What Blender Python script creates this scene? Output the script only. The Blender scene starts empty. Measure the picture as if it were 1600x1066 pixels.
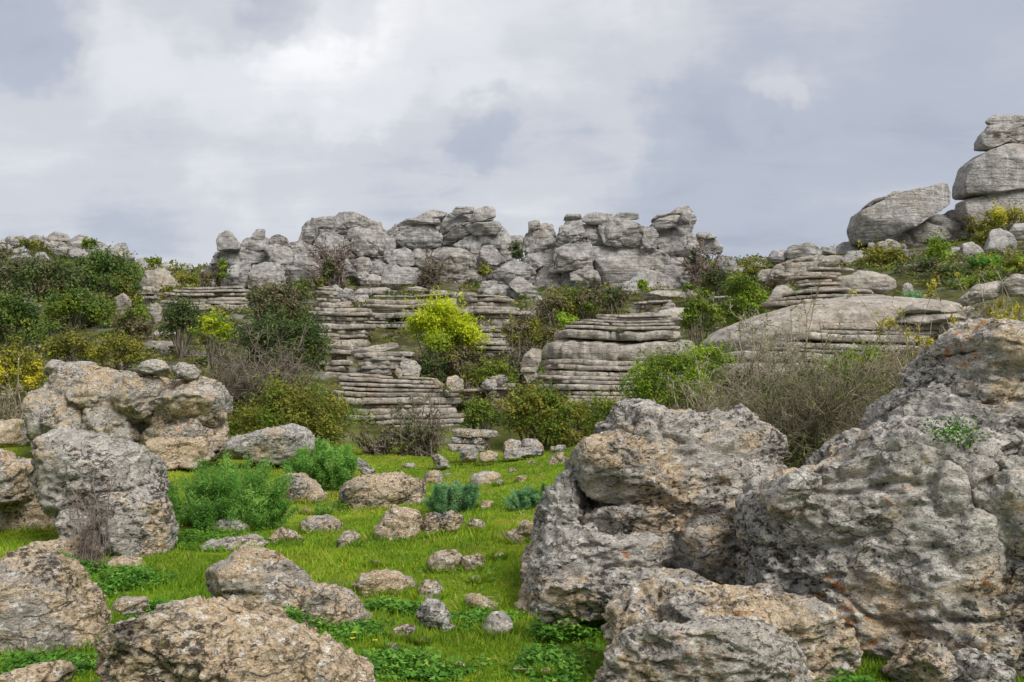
import bpy, math
import numpy as np

# ------------------------------------------------------------------ camera, sky, sun, exposure
FPX = 1537.0            # focal length in photograph pixels (1600 wide)
HORIZON = 600.0
CAM_Z = 1.6
PITCH = math.atan((HORIZON - 533.0) / FPX)
SC = bpy.context.scene
COL = SC.collection
cam_data = bpy.data.cameras.new('camera')
cam = bpy.data.objects.new('camera', cam_data)
COL.objects.link(cam)
cam.location = (0, 0, CAM_Z)
cam.rotation_euler = (math.pi / 2 + PITCH, 0, 0)
cam_data.angle = 2 * math.atan(800.0 / FPX)
cam_data.clip_start = 0.05
cam_data.clip_end = 5000
SC.camera = cam

def ray(px, py):
    rx = (px - 800.0) / FPX
    ry = (533.0 - py) / FPX
    return np.array([rx, math.cos(PITCH) - ry * math.sin(PITCH), math.sin(PITCH) + ry * math.cos(PITCH)])

def P(px, py, Y):
    d = ray(px, py)
    return np.array([0, 0, CAM_Z]) + d * (Y / d[1])

SUN_DIR = np.array([0.48, -0.66, 0.80]); SUN_DIR /= np.linalg.norm(SUN_DIR)
sun_d = bpy.data.lights.new('sun', 'SUN')
sun_d.energy = 1.5
sun_d.angle = math.radians(28)
sun_d.color = (1.0, 0.96, 0.90)
sun = bpy.data.objects.new('sun', sun_d)
COL.objects.link(sun)
from mathutils import Vector
sun.rotation_euler = Vector(SUN_DIR).to_track_quat('Z', 'Y').to_euler()
sun.location = (20, -20, 60)

def build_world():
    w = bpy.data.worlds.new('World'); SC.world = w; w.use_nodes = True
    nt = w.node_tree; nt.nodes.clear()
    N = nt.nodes.new; L = nt.links.new
    def math_(op, a, b=None, c=None, clamp=False):
        n = N('ShaderNodeMath'); n.operation = op; n.use_clamp = clamp
        for i, v in enumerate((a, b, c)):
            if v is None: continue
            if isinstance(v, (int, float)): n.inputs[i].default_value = v
            else: L(v, n.inputs[i])
        return n.outputs[0]
    sky = N('ShaderNodeTexSky'); sky.sky_type = 'NISHITA'; sky.sun_disc = False
    sky.sun_elevation = math.asin(SUN_DIR[2])
    sky.sun_rotation = math.atan2(SUN_DIR[0], SUN_DIR[1])
    bg1 = N('ShaderNodeBackground'); bg1.inputs[1].default_value = 0.06
    L(sky.outputs[0], bg1.inputs[0])
    tc = N('ShaderNodeTexCoord')
    # clouds: direction warped by noise, spread over a flat cloud layer
    sep = N('ShaderNodeSeparateXYZ'); L(tc.outputs['Generated'], sep.inputs[0])
    zz = math_('ADD', math_('MAXIMUM', sep.outputs[2], 0.0), 0.22)
    comb = N('ShaderNodeCombineXYZ')
    L(math_('DIVIDE', sep.outputs[0], zz), comb.inputs[0]); L(math_('DIVIDE', sep.outputs[1], zz), comb.inputs[1])
    def noise(scale, detail, rough, vec, off=(0, 0, 0), dist=0.0):
        mp = N('ShaderNodeMapping'); mp.inputs['Location'].default_value = off; L(vec, mp.inputs[0])
        n = N('ShaderNodeTexNoise'); n.inputs['Scale'].default_value = scale
        n.inputs['Detail'].default_value = detail; n.inputs['Roughness'].default_value = rough
        n.inputs['Distortion'].default_value = dist
        L(mp.outputs[0], n.inputs['Vector']); return n
    comb2 = N('ShaderNodeMapping'); comb2.inputs['Rotation'].default_value = (0, 0, 0.5); comb2.inputs['Scale'].default_value = (.45, 1.1, 1); L(comb.outputs[0], comb2.inputs[0])
    big = noise(0.75, 5, 0.5, comb.outputs[0], CLOUD_OFF, 0.25)
    mid = noise(2.0, 7, 0.52, comb.outputs[0], (3.1, 1.7, 0), 0.3)
    warp = noise(5.0, 5, 0.6, tc.outputs['Generated'], (1.3, 0, 0))
    vs = N('ShaderNodeVectorMath'); vs.operation = 'SUBTRACT'; L(warp.outputs['Color'], vs.inputs[0]); vs.inputs[1].default_value = (.5, .5, .5)
    vm = N('ShaderNodeVectorMath'); vm.operation = 'SCALE'; L(vs.outputs[0], vm.inputs[0]); vm.inputs['Scale'].default_value = 0.30
    va = N('ShaderNodeVectorMath'); va.operation = 'ADD'; L(tc.outputs['Generated'], va.inputs[0]); L(vm.outputs[0], va.inputs[1])
    vn = N('ShaderNodeVectorMath'); vn.operation = 'NORMALIZE'; L(va.outputs[0], vn.inputs[0])
    val = math_('MULTIPLY_ADD', big.outputs[0], 0.45, 0.315)
    val = math_('ADD', val, math_('MULTIPLY', math_('SUBTRACT', mid.outputs[0], 0.5), 0.46))
    wsp = noise(6.0, 6, 0.6, comb2.outputs[0], (0.3, 2.2, 0), 0.6)
    val = math_('ADD', val, math_('MULTIPLY', math_('SUBTRACT', wsp.outputs[0], 0.5), 0.24))
    # the cloud masses that stand in this sky: (pixel, angular radius in degrees, density)
    for (px, py, rad, wgt) in CLOUDS:
        d = ray(px, py); d = d / np.linalg.norm(d)
        dt = N('ShaderNodeVectorMath'); dt.operation = 'DOT_PRODUCT'; L(vn.outputs[0], dt.inputs[0]); dt.inputs[1].default_value = tuple(d)
        mr = N('ShaderNodeMapRange'); mr.interpolation_type = 'SMOOTHSTEP'
        mr.inputs['From Min'].default_value = math.cos(math.radians(rad)); mr.inputs['From Max'].default_value = 1.0
        mr.inputs['To Min'].default_value = 0; mr.inputs['To Max'].default_value = wgt
        L(dt.outputs['Value'], mr.inputs['Value'])
        val = math_('ADD', val, mr.outputs[0])
    ramp = N('ShaderNodeValToRGB'); L(val, ramp.inputs[0])
    cr = ramp.color_ramp; cr.interpolation = 'EASE'
    els = [(0.18, (0.34, 0.375, 0.465)), (0.40, (0.445, 0.475, 0.555)), (0.58, (0.585, 0.60, 0.645)), (0.76, (0.72, 0.73, 0.76)), (0.98, (0.95, 0.95, 0.95))]
    cr.elements[0].position = els[0][0]; cr.elements[0].color = els[0][1] + (1,)
    cr.elements[1].position = els[-1][0]; cr.elements[1].color = els[-1][1] + (1,)
    for p, c in els[1:-1]:
        e = cr.elements.new(p); e.color = c + (1,)
    bg2 = N('ShaderNodeBackground'); bg2.inputs[1].default_value = 0.475
    L(ramp.outputs[0], bg2.inputs[0])
    mix = N('ShaderNodeMixShader'); mix.inputs[0].default_value = 0.93
    L(bg1.outputs[0], mix.inputs[1]); L(bg2.outputs[0], mix.inputs[2])
    out = N('ShaderNodeOutputWorld'); L(mix.outputs[0], out.inputs[0])

CLOUD_OFF = (0.4, 5.2, 0)
CLOUDS = [(600, 70, 20, .11), (250, 170, 18, .12), (525, 130, 5, .14), (850, 70, 12, .11), (1228, 178, 4.0, .10), (1232, 172, 1.6, .10), (100, 130, 9, .07), (720, 10, 6, .07),
          (10, 0, 6, -.26), (455, 35, 4.5, -.20), (340, 45, 4, -.10), (850, 205, 5, -.14), (780, 190, 3.5, -.12), (1450, 150, 18, -.08), (1250, 330, 16, -.12),
          (620, 290, 9, -.12), (80, 310, 10, -.08), (300, 380, 8, -.11), (1050, 340, 9, -.07), (480, 290, 7, .06), (330, 230, 7, .05)]
build_world()
SC.view_settings.view_transform = 'Standard'
SC.view_settings.look = 'None'
SC.view_settings.exposure = 1.22
SC.view_settings.gamma = 1.0
SC.view_settings.use_curve_mapping = False

# ------------------------------------------------------------------ numpy noise
_rs = np.random.RandomState(5)
_G = _rs.normal(size=(256, 3)); _G /= np.linalg.norm(_G, axis=1)[:, None]
_PM = _rs.permutation(256); _PM = np.concatenate([_PM, _PM, _PM])

def perlin(p, seed=0):
    p = np.asarray(p, float) + seed * 17.31
    i = np.floor(p).astype(int); f = p - i
    u = f * f * f * (f * (f * 6 - 15) + 10)
    i &= 255
    out = 0
    for dx in (0, 1):
        wx = u[:, 0] if dx else 1 - u[:, 0]
        a = _PM[(i[:, 0] + dx) & 255]
        for dy in (0, 1):
            wy = u[:, 1] if dy else 1 - u[:, 1]
            b = _PM[a + ((i[:, 1] + dy) & 255)]
            for dz in (0, 1):
                wz = u[:, 2] if dz else 1 - u[:, 2]
                g = _G[_PM[b + ((i[:, 2] + dz) & 255)]]
                d = g[:, 0] * (f[:, 0] - dx) + g[:, 1] * (f[:, 1] - dy) + g[:, 2] * (f[:, 2] - dz)
                out = out + wx * wy * wz * d
    return out * 1.5

def fbm(p, octv=4, seed=0, gain=0.5, ridged=False):
    s = 0; a = 1.0; q = np.asarray(p, float)
    for k in range(octv):
        n = perlin(q, seed + k * 3)
        if ridged: n = 0.5 - 2 * np.abs(n)
        s = s + a * n; a *= gain; q = q * 2.03
    return s

def worley(p, seed=0, ids=False):
    p = np.asarray(p, float) + seed * 9.7
    i = np.floor(p).astype(int)
    cid = np.zeros(len(p)); f1 = np.full(len(p), 9.0); f2 = np.full(len(p), 9.0)
    for dx in (-1, 0, 1):
        for dy in (-1, 0, 1):
            for dz in (-1, 0, 1):
                c = i + (dx, dy, dz)
                h = _PM[_PM[_PM[c[:, 0] & 255] + (c[:, 1] & 255)] + (c[:, 2] & 255)]
                q = c + 0.5 + 0.42 * _G[h]
                d = np.linalg.norm(p - q, axis=1)
                cid = np.where(d < f1, h, cid)
                f2 = np.minimum(f2, np.maximum(f1, d)); f1 = np.minimum(f1, d)
    return (f1, f2, cid / 255.0) if ids else (f1, f2)

# ------------------------------------------------------------------ mesh helpers
def mk_mesh(name, V, F, smooth=True, tone=None, mats=()):
    V = np.ascontiguousarray(V, np.float32); F = np.ascontiguousarray(F, np.int32)
    me = bpy.data.meshes.new(name)
    me.vertices.add(len(V)); me.vertices.foreach_set('co', V.ravel())
    k = F.shape[1]
    me.loops.add(F.size); me.loops.foreach_set('vertex_index', F.ravel())
    me.polygons.add(len(F)); me.polygons.foreach_set('loop_start', np.arange(0, F.size, k, dtype=np.int32))
    if smooth: me.polygons.foreach_set('use_smooth', np.ones(len(F), bool))
    if tone is not None:
        a = me.attributes.new('tone', 'FLOAT', 'POINT'); a.data.foreach_set('value', np.ascontiguousarray(tone, np.float32))
    me.update(calc_edges=True)
    for m in mats: me.materials.append(m)
    return me

def join(parts):
    """parts: list of (V, F) with equal face size"""
    Vs, Fs, o = [], [], 0
    for V, F in parts:
        Vs.append(V); Fs.append(F + o); o += len(V)
    return np.concatenate(Vs), np.concatenate(Fs)

def tag(o, label=None, cat=None, group=None, kind=None):
    if label: o['label'] = label
    if cat: o['category'] = cat
    if group: o['group'] = group
    if kind: o['kind'] = kind
    return o

def empty(name, loc, label, cat, group=None):
    o = bpy.data.objects.new(name, None); COL.objects.link(o)
    o.location = loc; o.empty_display_size = 0.2
    return tag(o, label, cat, group)

def put(name, V, F, mat, parent=None, smooth=True, tone=None, origin=None):
    """V in world coordinates; origin at the base centre"""
    if origin is None:
        lo, hi = V.min(0), V.max(0)
        origin = np.array([(lo[0] + hi[0]) / 2, (lo[1] + hi[1]) / 2, lo[2]])
    me = mk_mesh(name, V - origin, F, smooth, tone, (mat,))
    o = bpy.data.objects.new(name, me); COL.objects.link(o)
    if parent is not None:
        o.parent = parent; o.location = Vector(origin) - parent.location
    else:
        o.location = Vector(origin)
    return o

_CS = {}
def cube_sphere(n):
    if n in _CS: return _CS[n]
    t = np.tan(np.linspace(-math.pi / 4, math.pi / 4, n + 1))
    A, B = np.meshgrid(t, t, indexing='ij'); O = np.ones_like(A)
    faces = [(O, A, B), (-O, B, A), (B, O, A), (A, -O, B), (A, B, O), (B, A, -O)]
    Vs, Fs = [], []
    idx = np.arange((n + 1) ** 2).reshape(n + 1, n + 1)
    q = np.stack([idx[:-1, :-1], idx[1:, :-1], idx[1:, 1:], idx[:-1, 1:]], -1).reshape(-1, 4)
    for k, f in enumerate(faces):
        Vs.append(np.stack(f, -1).reshape(-1, 3)); Fs.append(q + k * (n + 1) ** 2)
    V = np.concatenate(Vs); F = np.concatenate(Fs)
    key = np.round(V * 1e5).astype(np.int64)
    _, first, inv = np.unique(key, axis=0, return_index=True, return_inverse=True)
    inv = inv.ravel()
    V = V[first]; F = inv[F]
    V = V / np.linalg.norm(V, axis=1)[:, None]
    # outward winding
    c = V[F].mean(1); nn = np.cross(V[F[:, 1]] - V[F[:, 0]], V[F[:, 2]] - V[F[:, 0]])
    flip = (c * nn).sum(1) < 0
    F[flip] = F[flip][:, ::-1]
    _CS[n] = (V, F); return _CS[n]

def vnormals(V, F):
    nn = np.cross(V[F[:, 2]] - V[F[:, 0]], V[F[:, 3]] - V[F[:, 1]])
    out = np.zeros_like(V)
    for k in range(4):
        for a in range(3):
            out[:, a] += np.bincount(F[:, k], nn[:, a], len(V))
    return out / (np.linalg.norm(out, axis=1)[:, None] + 1e-12)

CR = {'a': (0, 300, .25), 'b': (300, 300, .25), 'c': (600, 300, .25), 'd': (900, 300, .25), 'e': (1200, 160, .25), 'f': (1200, 360, .25),
      'g': (0, 500, .25), 'h': (300, 500, .25), 'i': (600, 480, .25), 'j': (900, 500, .25), 'k': (0, 666, .3752), 'l': (400, 666, .3752),
      'm': (750, 600, .3752), 'n': (1100, 480, .3125), 'o': (1000, 666, .3752), 'p': (0, 0, 1)}

def poly(s):
    """'k 400,960 470,850 ...' : corner list in one of the photograph crops -> photograph pixels"""
    t = s.split(); ox, oy, sc = CR[t[0]]
    return np.array([[ox + sc * float(a.split(',')[0]), oy + sc * float(a.split(',')[1])] for a in t[1:]])

def lump(pl, D, T=None, n=2.6, seed=0, amp=0.10, facets=8, lean=0.0, sink=0.0, res=None, style='far', smoothk=None, cracks=0, grow=None, noise=1.0, skirt=0.0):
    """closed boulder whose front outline follows pl; D = distance of its front, T = half depth"""
    pl = np.array(pl, float)
    if grow is None: grow = 1 + 3.4 / (np.ptp(pl[:, 0]) * np.ptp(pl[:, 1])) ** .5 if style == 'far' else 1.0
    if smoothk is None: smoothk = 1.6 if style == 'far' else 3.0
    pl = (pl - pl.mean(0)) * grow + pl.mean(0)
    if sink:
        lo, hi = pl[:, 1].min(), pl[:, 1].max()
        w = np.clip((pl[:, 1] - (lo + .65 * (hi - lo))) / (.35 * (hi - lo)), 0, 1)
        pl[:, 1] += w * sink * (hi - lo)
    wpx = np.ptp(pl[:, 0]); hpx = np.ptp(pl[:, 1])
    if T is None: T = 0.5 * math.sqrt(wpx * hpx) * D / FPX * 0.95
    Dc = D + 0.75 * T
    W = np.array([P(x, y, Dc) for x, y in pl])
    x, z = W[:, 0], W[:, 2]
    a = np.ptp(x) / 2; b = np.ptp(z) / 2
    x2, z2 = np.roll(x, -1), np.roll(z, -1)
    cr = x * z2 - x2 * z; A = cr.sum() / 2
    cx = ((x + x2) * cr).sum() / (6 * A); cz = ((z + z2) * cr).sum() / (6 * A)
    # dense outline around the centre, in scaled coordinates
    M = 720
    ex = np.concatenate([np.linspace(x[i], x2[i], 60, endpoint=False) for i in range(len(x))])
    ez = np.concatenate([np.linspace(z[i], z2[i], 60, endpoint=False) for i in range(len(x))])
    ph = np.arctan2((ez - cz) / b, (ex - cx) / a); rr = np.hypot((ez - cz) / b, (ex - cx) / a)
    bins = ((ph + math.pi) / (2 * math.pi) * M).astype(int) % M
    R = np.zeros(M); np.maximum.at(R, bins, rr)
    good = np.nonzero(R)[0]
    R = np.interp(np.arange(M), good, R[good], period=M)
    kx = np.arange(-40, 41); ker = np.exp(-.5 * (kx / (smoothk * 2.5)) ** 2); ker /= ker.sum()
    R = np.convolve(np.concatenate([R[-40:], R, R[:40]]), ker, 'valid')
    if res is None:
        spx = math.sqrt(wpx * hpx) * 0.64
        res = int(np.clip(spx / (2.9 if style == 'near' else 2.5), 9, 84))
    d, F = cube_sphere(res)
    s = np.hypot(d[:, 0], d[:, 2]); c = np.abs(d[:, 1])
    phi = np.arctan2(d[:, 2], d[:, 0])
    Rv = np.interp((phi + math.pi) / (2 * math.pi) * M, np.arange(M), R, period=M)
    k = (s ** n + c ** n) ** (-1 / n)
    V = np.empty_like(d)
    V[:, 0] = a * Rv * np.cos(phi) * s * k
    V[:, 2] = b * Rv * np.sin(phi) * s * k
    V[:, 1] = T * d[:, 1] * k
    if skirt:                              # sides go straight down into the soil
        lowm = d[:, 2] < 0
        d2 = d.copy(); d2[lowm, 2] *= 1 - skirt; d2 /= np.linalg.norm(d2, axis=1)[:, None]
        s2 = np.hypot(d2[:, 0], d2[:, 2]); ph2 = np.arctan2(d2[:, 2], d2[:, 0])
        R2 = np.interp((ph2 + math.pi) / (2 * math.pi) * M, np.arange(M), R, period=M)
        k2 = (s2 ** n + np.abs(d2[:, 1]) ** n) ** (-1 / n)
        V[lowm, 0] = (a * R2 * np.cos(ph2) * s2 * k2)[lowm]
        V[lowm, 1] = (T * d2[:, 1] * k2)[lowm]
    rng = np.random.RandomState(seed + 11)
    size = min(a, b, T)
    S = np.array([a, T, b])
    for _ in range(facets):           # broken flat faces, mostly towards the viewer
        nv = rng.normal(size=3) * (0.75, 0.5, 0.6); nv[1] -= 0.75
        if style == 'far': nv = np.array([rng.normal() * .33, -.85, rng.normal() * .38 + .05])
        elif rng.rand() < .25: nv[1] = -nv[1]
        nv /= np.linalg.norm(nv)
        q = V / S; h = q @ nv
        lim = np.quantile(h, rng.uniform(.70, .92) if style == 'far' else rng.uniform(.86, .97))
        ex_ = np.maximum(0, h - lim)
        V = V - (ex_ * 0.93)[:, None] * nv * S
    V[:, 1] += lean * V[:, 2]
    if style == 'near':                    # crowns slope down towards the back
        wt = np.clip((V[:, 2] / b + .6) / .6, 0, 1)
        V[:, 2] -= wt * V[:, 1] * max(0, CAM_Z - cz) / Dc
    ctr = np.array([cx, Dc + 0.25 * T, cz])
    Wd = V + ctr
    Nn = vnormals(V, F)
    big = (a + b + T) / 3
    if style == 'near':
        q = Wd / big
        dsp = 0.55 * amp * size * fbm(q * 1.3, 3, seed)
        dsp += 0.20 * amp * size * fbm(q * (3.2, 3.2, 5.5), 3, seed + 5, .55, True)
        m = noise * (0.5 + 0.8 * np.clip(perlin(Wd * 1.7, seed + 40) + .4, 0, 1))
        dsp += 0.026 * m * fbm(Wd * (5.0, 5.0, 10.0), 3, seed + 9, .6, True)
        dsp += 0.010 * m * fbm(Wd * (15, 15, 26), 3, 3, .6)
        # broken steps: every joint block sits a little proud or back
        wq = 0.22 * np.stack([perlin(Wd * 3.1, 11), perlin(Wd * 3.1, 12), perlin(Wd * 3.1, 13)], 1)
        for fq, am in ((2.3, .050), (5.5, .020)):
            if big * fq < .45: continue
            _, _, ci = worley((Wd + wq / fq * 2) * (fq, fq, fq * 1.9), seed + 3, True)
            dsp += am * noise * (ci - .5) * min(1, big / .5)
        # pits
        pit = perlin(Wd * (11, 11, 17), 71)
        dsp -= 0.036 * noise * np.clip(pit - .22, 0, 1) * 2
        if cracks:
            f1, f2 = worley(Wd * (cracks, cracks, cracks * 1.3) + 0.35 * np.stack([perlin(Wd * 2.3, 1), perlin(Wd * 2.3, 2), perlin(Wd * 2.3, 3)], 1), seed)
            e = f2 - f1
            dsp -= 0.055 * np.exp(-(e / 0.055) ** 2)
            dsp += 0.03 * np.clip(e, 0, .5)
    else:
        q = Wd / big
        if cracks:
            _, _, ci = worley((q + .12 * np.stack([perlin(q * 2, 21), perlin(q * 2, 22), perlin(q * 2, 23)], 1)) * (1.5, 1.5, 2.6), seed + 3, True)
            Wd = Wd + Nn * (.11 * size * (ci - .5))[:, None]
        dsp = 0.8 * amp * size * fbm(q * 1.1, 3, seed)
        dsp += 0.22 * amp * size * fbm(q * (2.5, 2.5, 6.5), 3, seed + 5, .55, True)
        if cracks:
            f1, f2 = worley(Wd * (cracks, cracks, cracks * 1.7) / big + 0.2 * np.stack([perlin(Wd / big * 2, 1), perlin(Wd / big * 2, 2), perlin(Wd / big * 2, 3)], 1), seed)
            dsp -= 0.13 * size * np.exp(-((f2 - f1) / 0.06) ** 2)
    V = Wd + Nn * dsp[:, None]
    return V, F

def slab(xl, xr, yt, yb, D, ratio=0.7, seed=0, pw=2.6, wav=0.10, dome=0.0, M=None, tilt=0.0, prot=0.0, wseed=2, joints=()):
    """one bedding layer: rounded rim, uneven plan; xl..xr, yt..yb in pixels, D = front distance"""
    rng = np.random.RandomState(seed + 3)
    a0 = (xr - xl) / 2 * D / FPX
    b = a0 * ratio
    Dm = D + 0.95 * b
    pl_, pr_ = P(xl, yt, Dm), P(xr, yt, Dm)
    zt = P((xl + xr) / 2, yt, D)[2]; zb = P((xl + xr) / 2, yb, D)[2]
    h = (zt - zb); a = (pr_[0] - pl_[0]) / 2; cx = (pl_[0] + pr_[0]) / 2; cy = D + b
    if M is None: M = int(np.clip((xr - xl) * 0.64 * 1.3, 40, 220))
    t = np.linspace(0, 2 * math.pi, M, endpoint=False)
    ct, st = np.cos(t), np.sin(t)
    ox = a * np.sign(ct) * np.abs(ct) ** (2 / pw); oy = b * np.sign(st) * np.abs(st) ** (2 / pw)
    w = np.stack([ox + cx, oy + cy, np.full(M, zt)], 1)
    rad = 1 + 0 * t
    off = wav * (1.5 * perlin(w * (0.9, 0.9, 1.2), wseed) + 1.1 * perlin(w * 2.6, seed) + 0.8 * perlin(w * 6.0, seed)) + prot
    for (jx, jw, jd) in joints:            # vertical joints cut through the beds
        off = off - jd * np.exp(-((ox + cx - jx) / jw) ** 2) * (oy < 0)
    r = np.hypot(ox, oy) + 1e-6
    ox = ox * (1 + off / r); oy = oy * (1 + off / r)
    K = 7
    al = np.linspace(-math.pi / 2, math.pi / 2, K)
    rim = min(h * .55, a * .35)
    rows = []
    for s_ in (0.0001, .8):          # underside
        rows.append((s_, -h / 2, 0))
    for al_ in al:
        rows.append((1.0, h / 2 * np.sign(math.sin(al_)) * abs(math.sin(al_)) ** .75, rim * (1 - math.cos(al_) ** .6 if math.cos(al_) > 1e-6 else 1)))
    for s_ in (.8, .0001):
        rows.append((s_, h / 2 + dome * (1 - s_ * s_), 0))
    V = []
    lim = 1 - rim / np.hypot(ox, oy)
    for (s_, z, inn) in rows:
        if s_ < 1: f = lim * s_
        else: f = 1 - inn / np.hypot(ox, oy)
        X = cx + ox * f; Y = cy + oy * f
        Z = (zt + zb) / 2 + z + tilt * (X - cx) + 0 * X
        V.append(np.stack([X, Y, Z], 1))
    V = np.concatenate(V)
    V[:, 2] += 0.11 * perlin(V * (0.45, 0.45, 0.0) + 3.3, wseed) + 0.16 * h * perlin(V * (1.6, 1.6, .5), seed) + 0.10 * h * perlin(V * (4.5, 4.5, .5), seed + 1)
    nz = 0.17 * min(h, .4) * fbm(V * (4, 4, 9), 3, seed)
    dv = V - (cx, cy, 0); dv[:, 2] = 0; dv /= np.linalg.norm(dv, axis=1)[:, None] + 1e-6
    V += dv * nz[:, None] * 1.6
    nr = len(rows)
    i = np.arange(M); j = (i + 1) % M
    F = np.concatenate([np.stack([k * M + i, k * M + j, (k + 1) * M + j, (k + 1) * M + i], 1) for k in range(nr - 1)])
    return V, F

# ------------------------------------------------------------------ materials
def rgb(h):
    c = [int(h[i:i + 2], 16) / 255 for i in (0, 2, 4)]
    return tuple(v / 12.92 if v <= .04045 else ((v + .055) / 1.055) ** 2.4 for v in c)

class Mat:
    def __init__(s, name):
        s.m = bpy.data.materials.new(name); s.m.use_nodes = True
        s.nt = s.m.node_tree; s.nt.nodes.clear()
        s.out = s.n('ShaderNodeOutputMaterial')
        s.geo = s.n('ShaderNodeNewGeometry')
    def n(s, t): return s.nt.nodes.new(t)
    def l(s, a, b): s.nt.links.new(a, b)
    def set(s, inp, v):
        if v is None: return
        if isinstance(v, bpy.types.NodeSocket): s.l(v, inp)
        elif isinstance(v, (tuple, list)) and len(v) == 3 and inp.type == 'RGBA': inp.default_value = tuple(v) + (1,)
        else: inp.default_value = v
    def pos(s, scale=(1, 1, 1), off=(0, 0, 0)):
        m = s.n('ShaderNodeMapping'); m.inputs['Scale'].default_value = scale; m.inputs['Location'].default_value = off
        s.l(s.geo.outputs['Position'], m.inputs[0]); return m.outputs[0]
    def noise(s, scale, detail=4, rough=.55, vec=None, dist=0):
        t = s.n('ShaderNodeTexNoise'); t.inputs['Scale'].default_value = scale; t.inputs['Detail'].default_value = detail
        t.inputs['Roughness'].default_value = rough; t.inputs['Distortion'].default_value = dist
        s.l(vec if vec is not None else s.geo.outputs['Position'], t.inputs['Vector']); return t.outputs[0]
    def vor(s, scale, vec=None, feature='F1'):
        t = s.n('ShaderNodeTexVoronoi'); t.feature = feature; t.inputs['Scale'].default_value = scale
        s.l(vec if vec is not None else s.geo.outputs['Position'], t.inputs['Vector']); return t.outputs['Distance']
    def step(s, v, lo, hi, a=0.0, b=1.0):
        t = s.n('ShaderNodeMapRange'); t.interpolation_type = 'SMOOTHSTEP'
        t.inputs['From Min'].default_value = lo; t.inputs['From Max'].default_value = hi
        t.inputs['To Min'].default_value = a; t.inputs['To Max'].default_value = b
        s.l(v, t.inputs['Value']); return t.outputs[0]
    def math(s, op, a, b=None, clamp=False):
        t = s.n('ShaderNodeMath'); t.operation = op; t.use_clamp = clamp
        s.set(t.inputs[0], a); s.set(t.inputs[1], b); return t.outputs[0]
    def mix(s, f, a, b, mode='MIX'):
        t = s.n('ShaderNodeMix'); t.data_type = 'RGBA'; t.blend_type = mode
        s.set(t.inputs[0], f); s.set(t.inputs[6], a); s.set(t.inputs[7], b); return t.outputs[2]
    def bump(s, h, strength, dist, prev=None):
        t = s.n('ShaderNodeBump'); t.inputs['Strength'].default_value = strength; t.inputs['Distance'].default_value = dist
        s.l(h, t.inputs['Height'])
        if prev is not None: s.l(prev, t.inputs['Normal'])
        return t.outputs[0]
    def bsdf(s, col, rough=.9, normal=None, spec=.2):
        b = s.n('ShaderNodeBsdfPrincipled'); s.set(b.inputs['Base Color'], col); s.set(b.inputs['Roughness'], rough)
        b.inputs['Specular IOR Level'].default_value = spec
        if normal is not None: s.l(normal, b.inputs['Normal'])
        s.l(b.outputs[0], s.out.inputs[0]); return s.m

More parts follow.
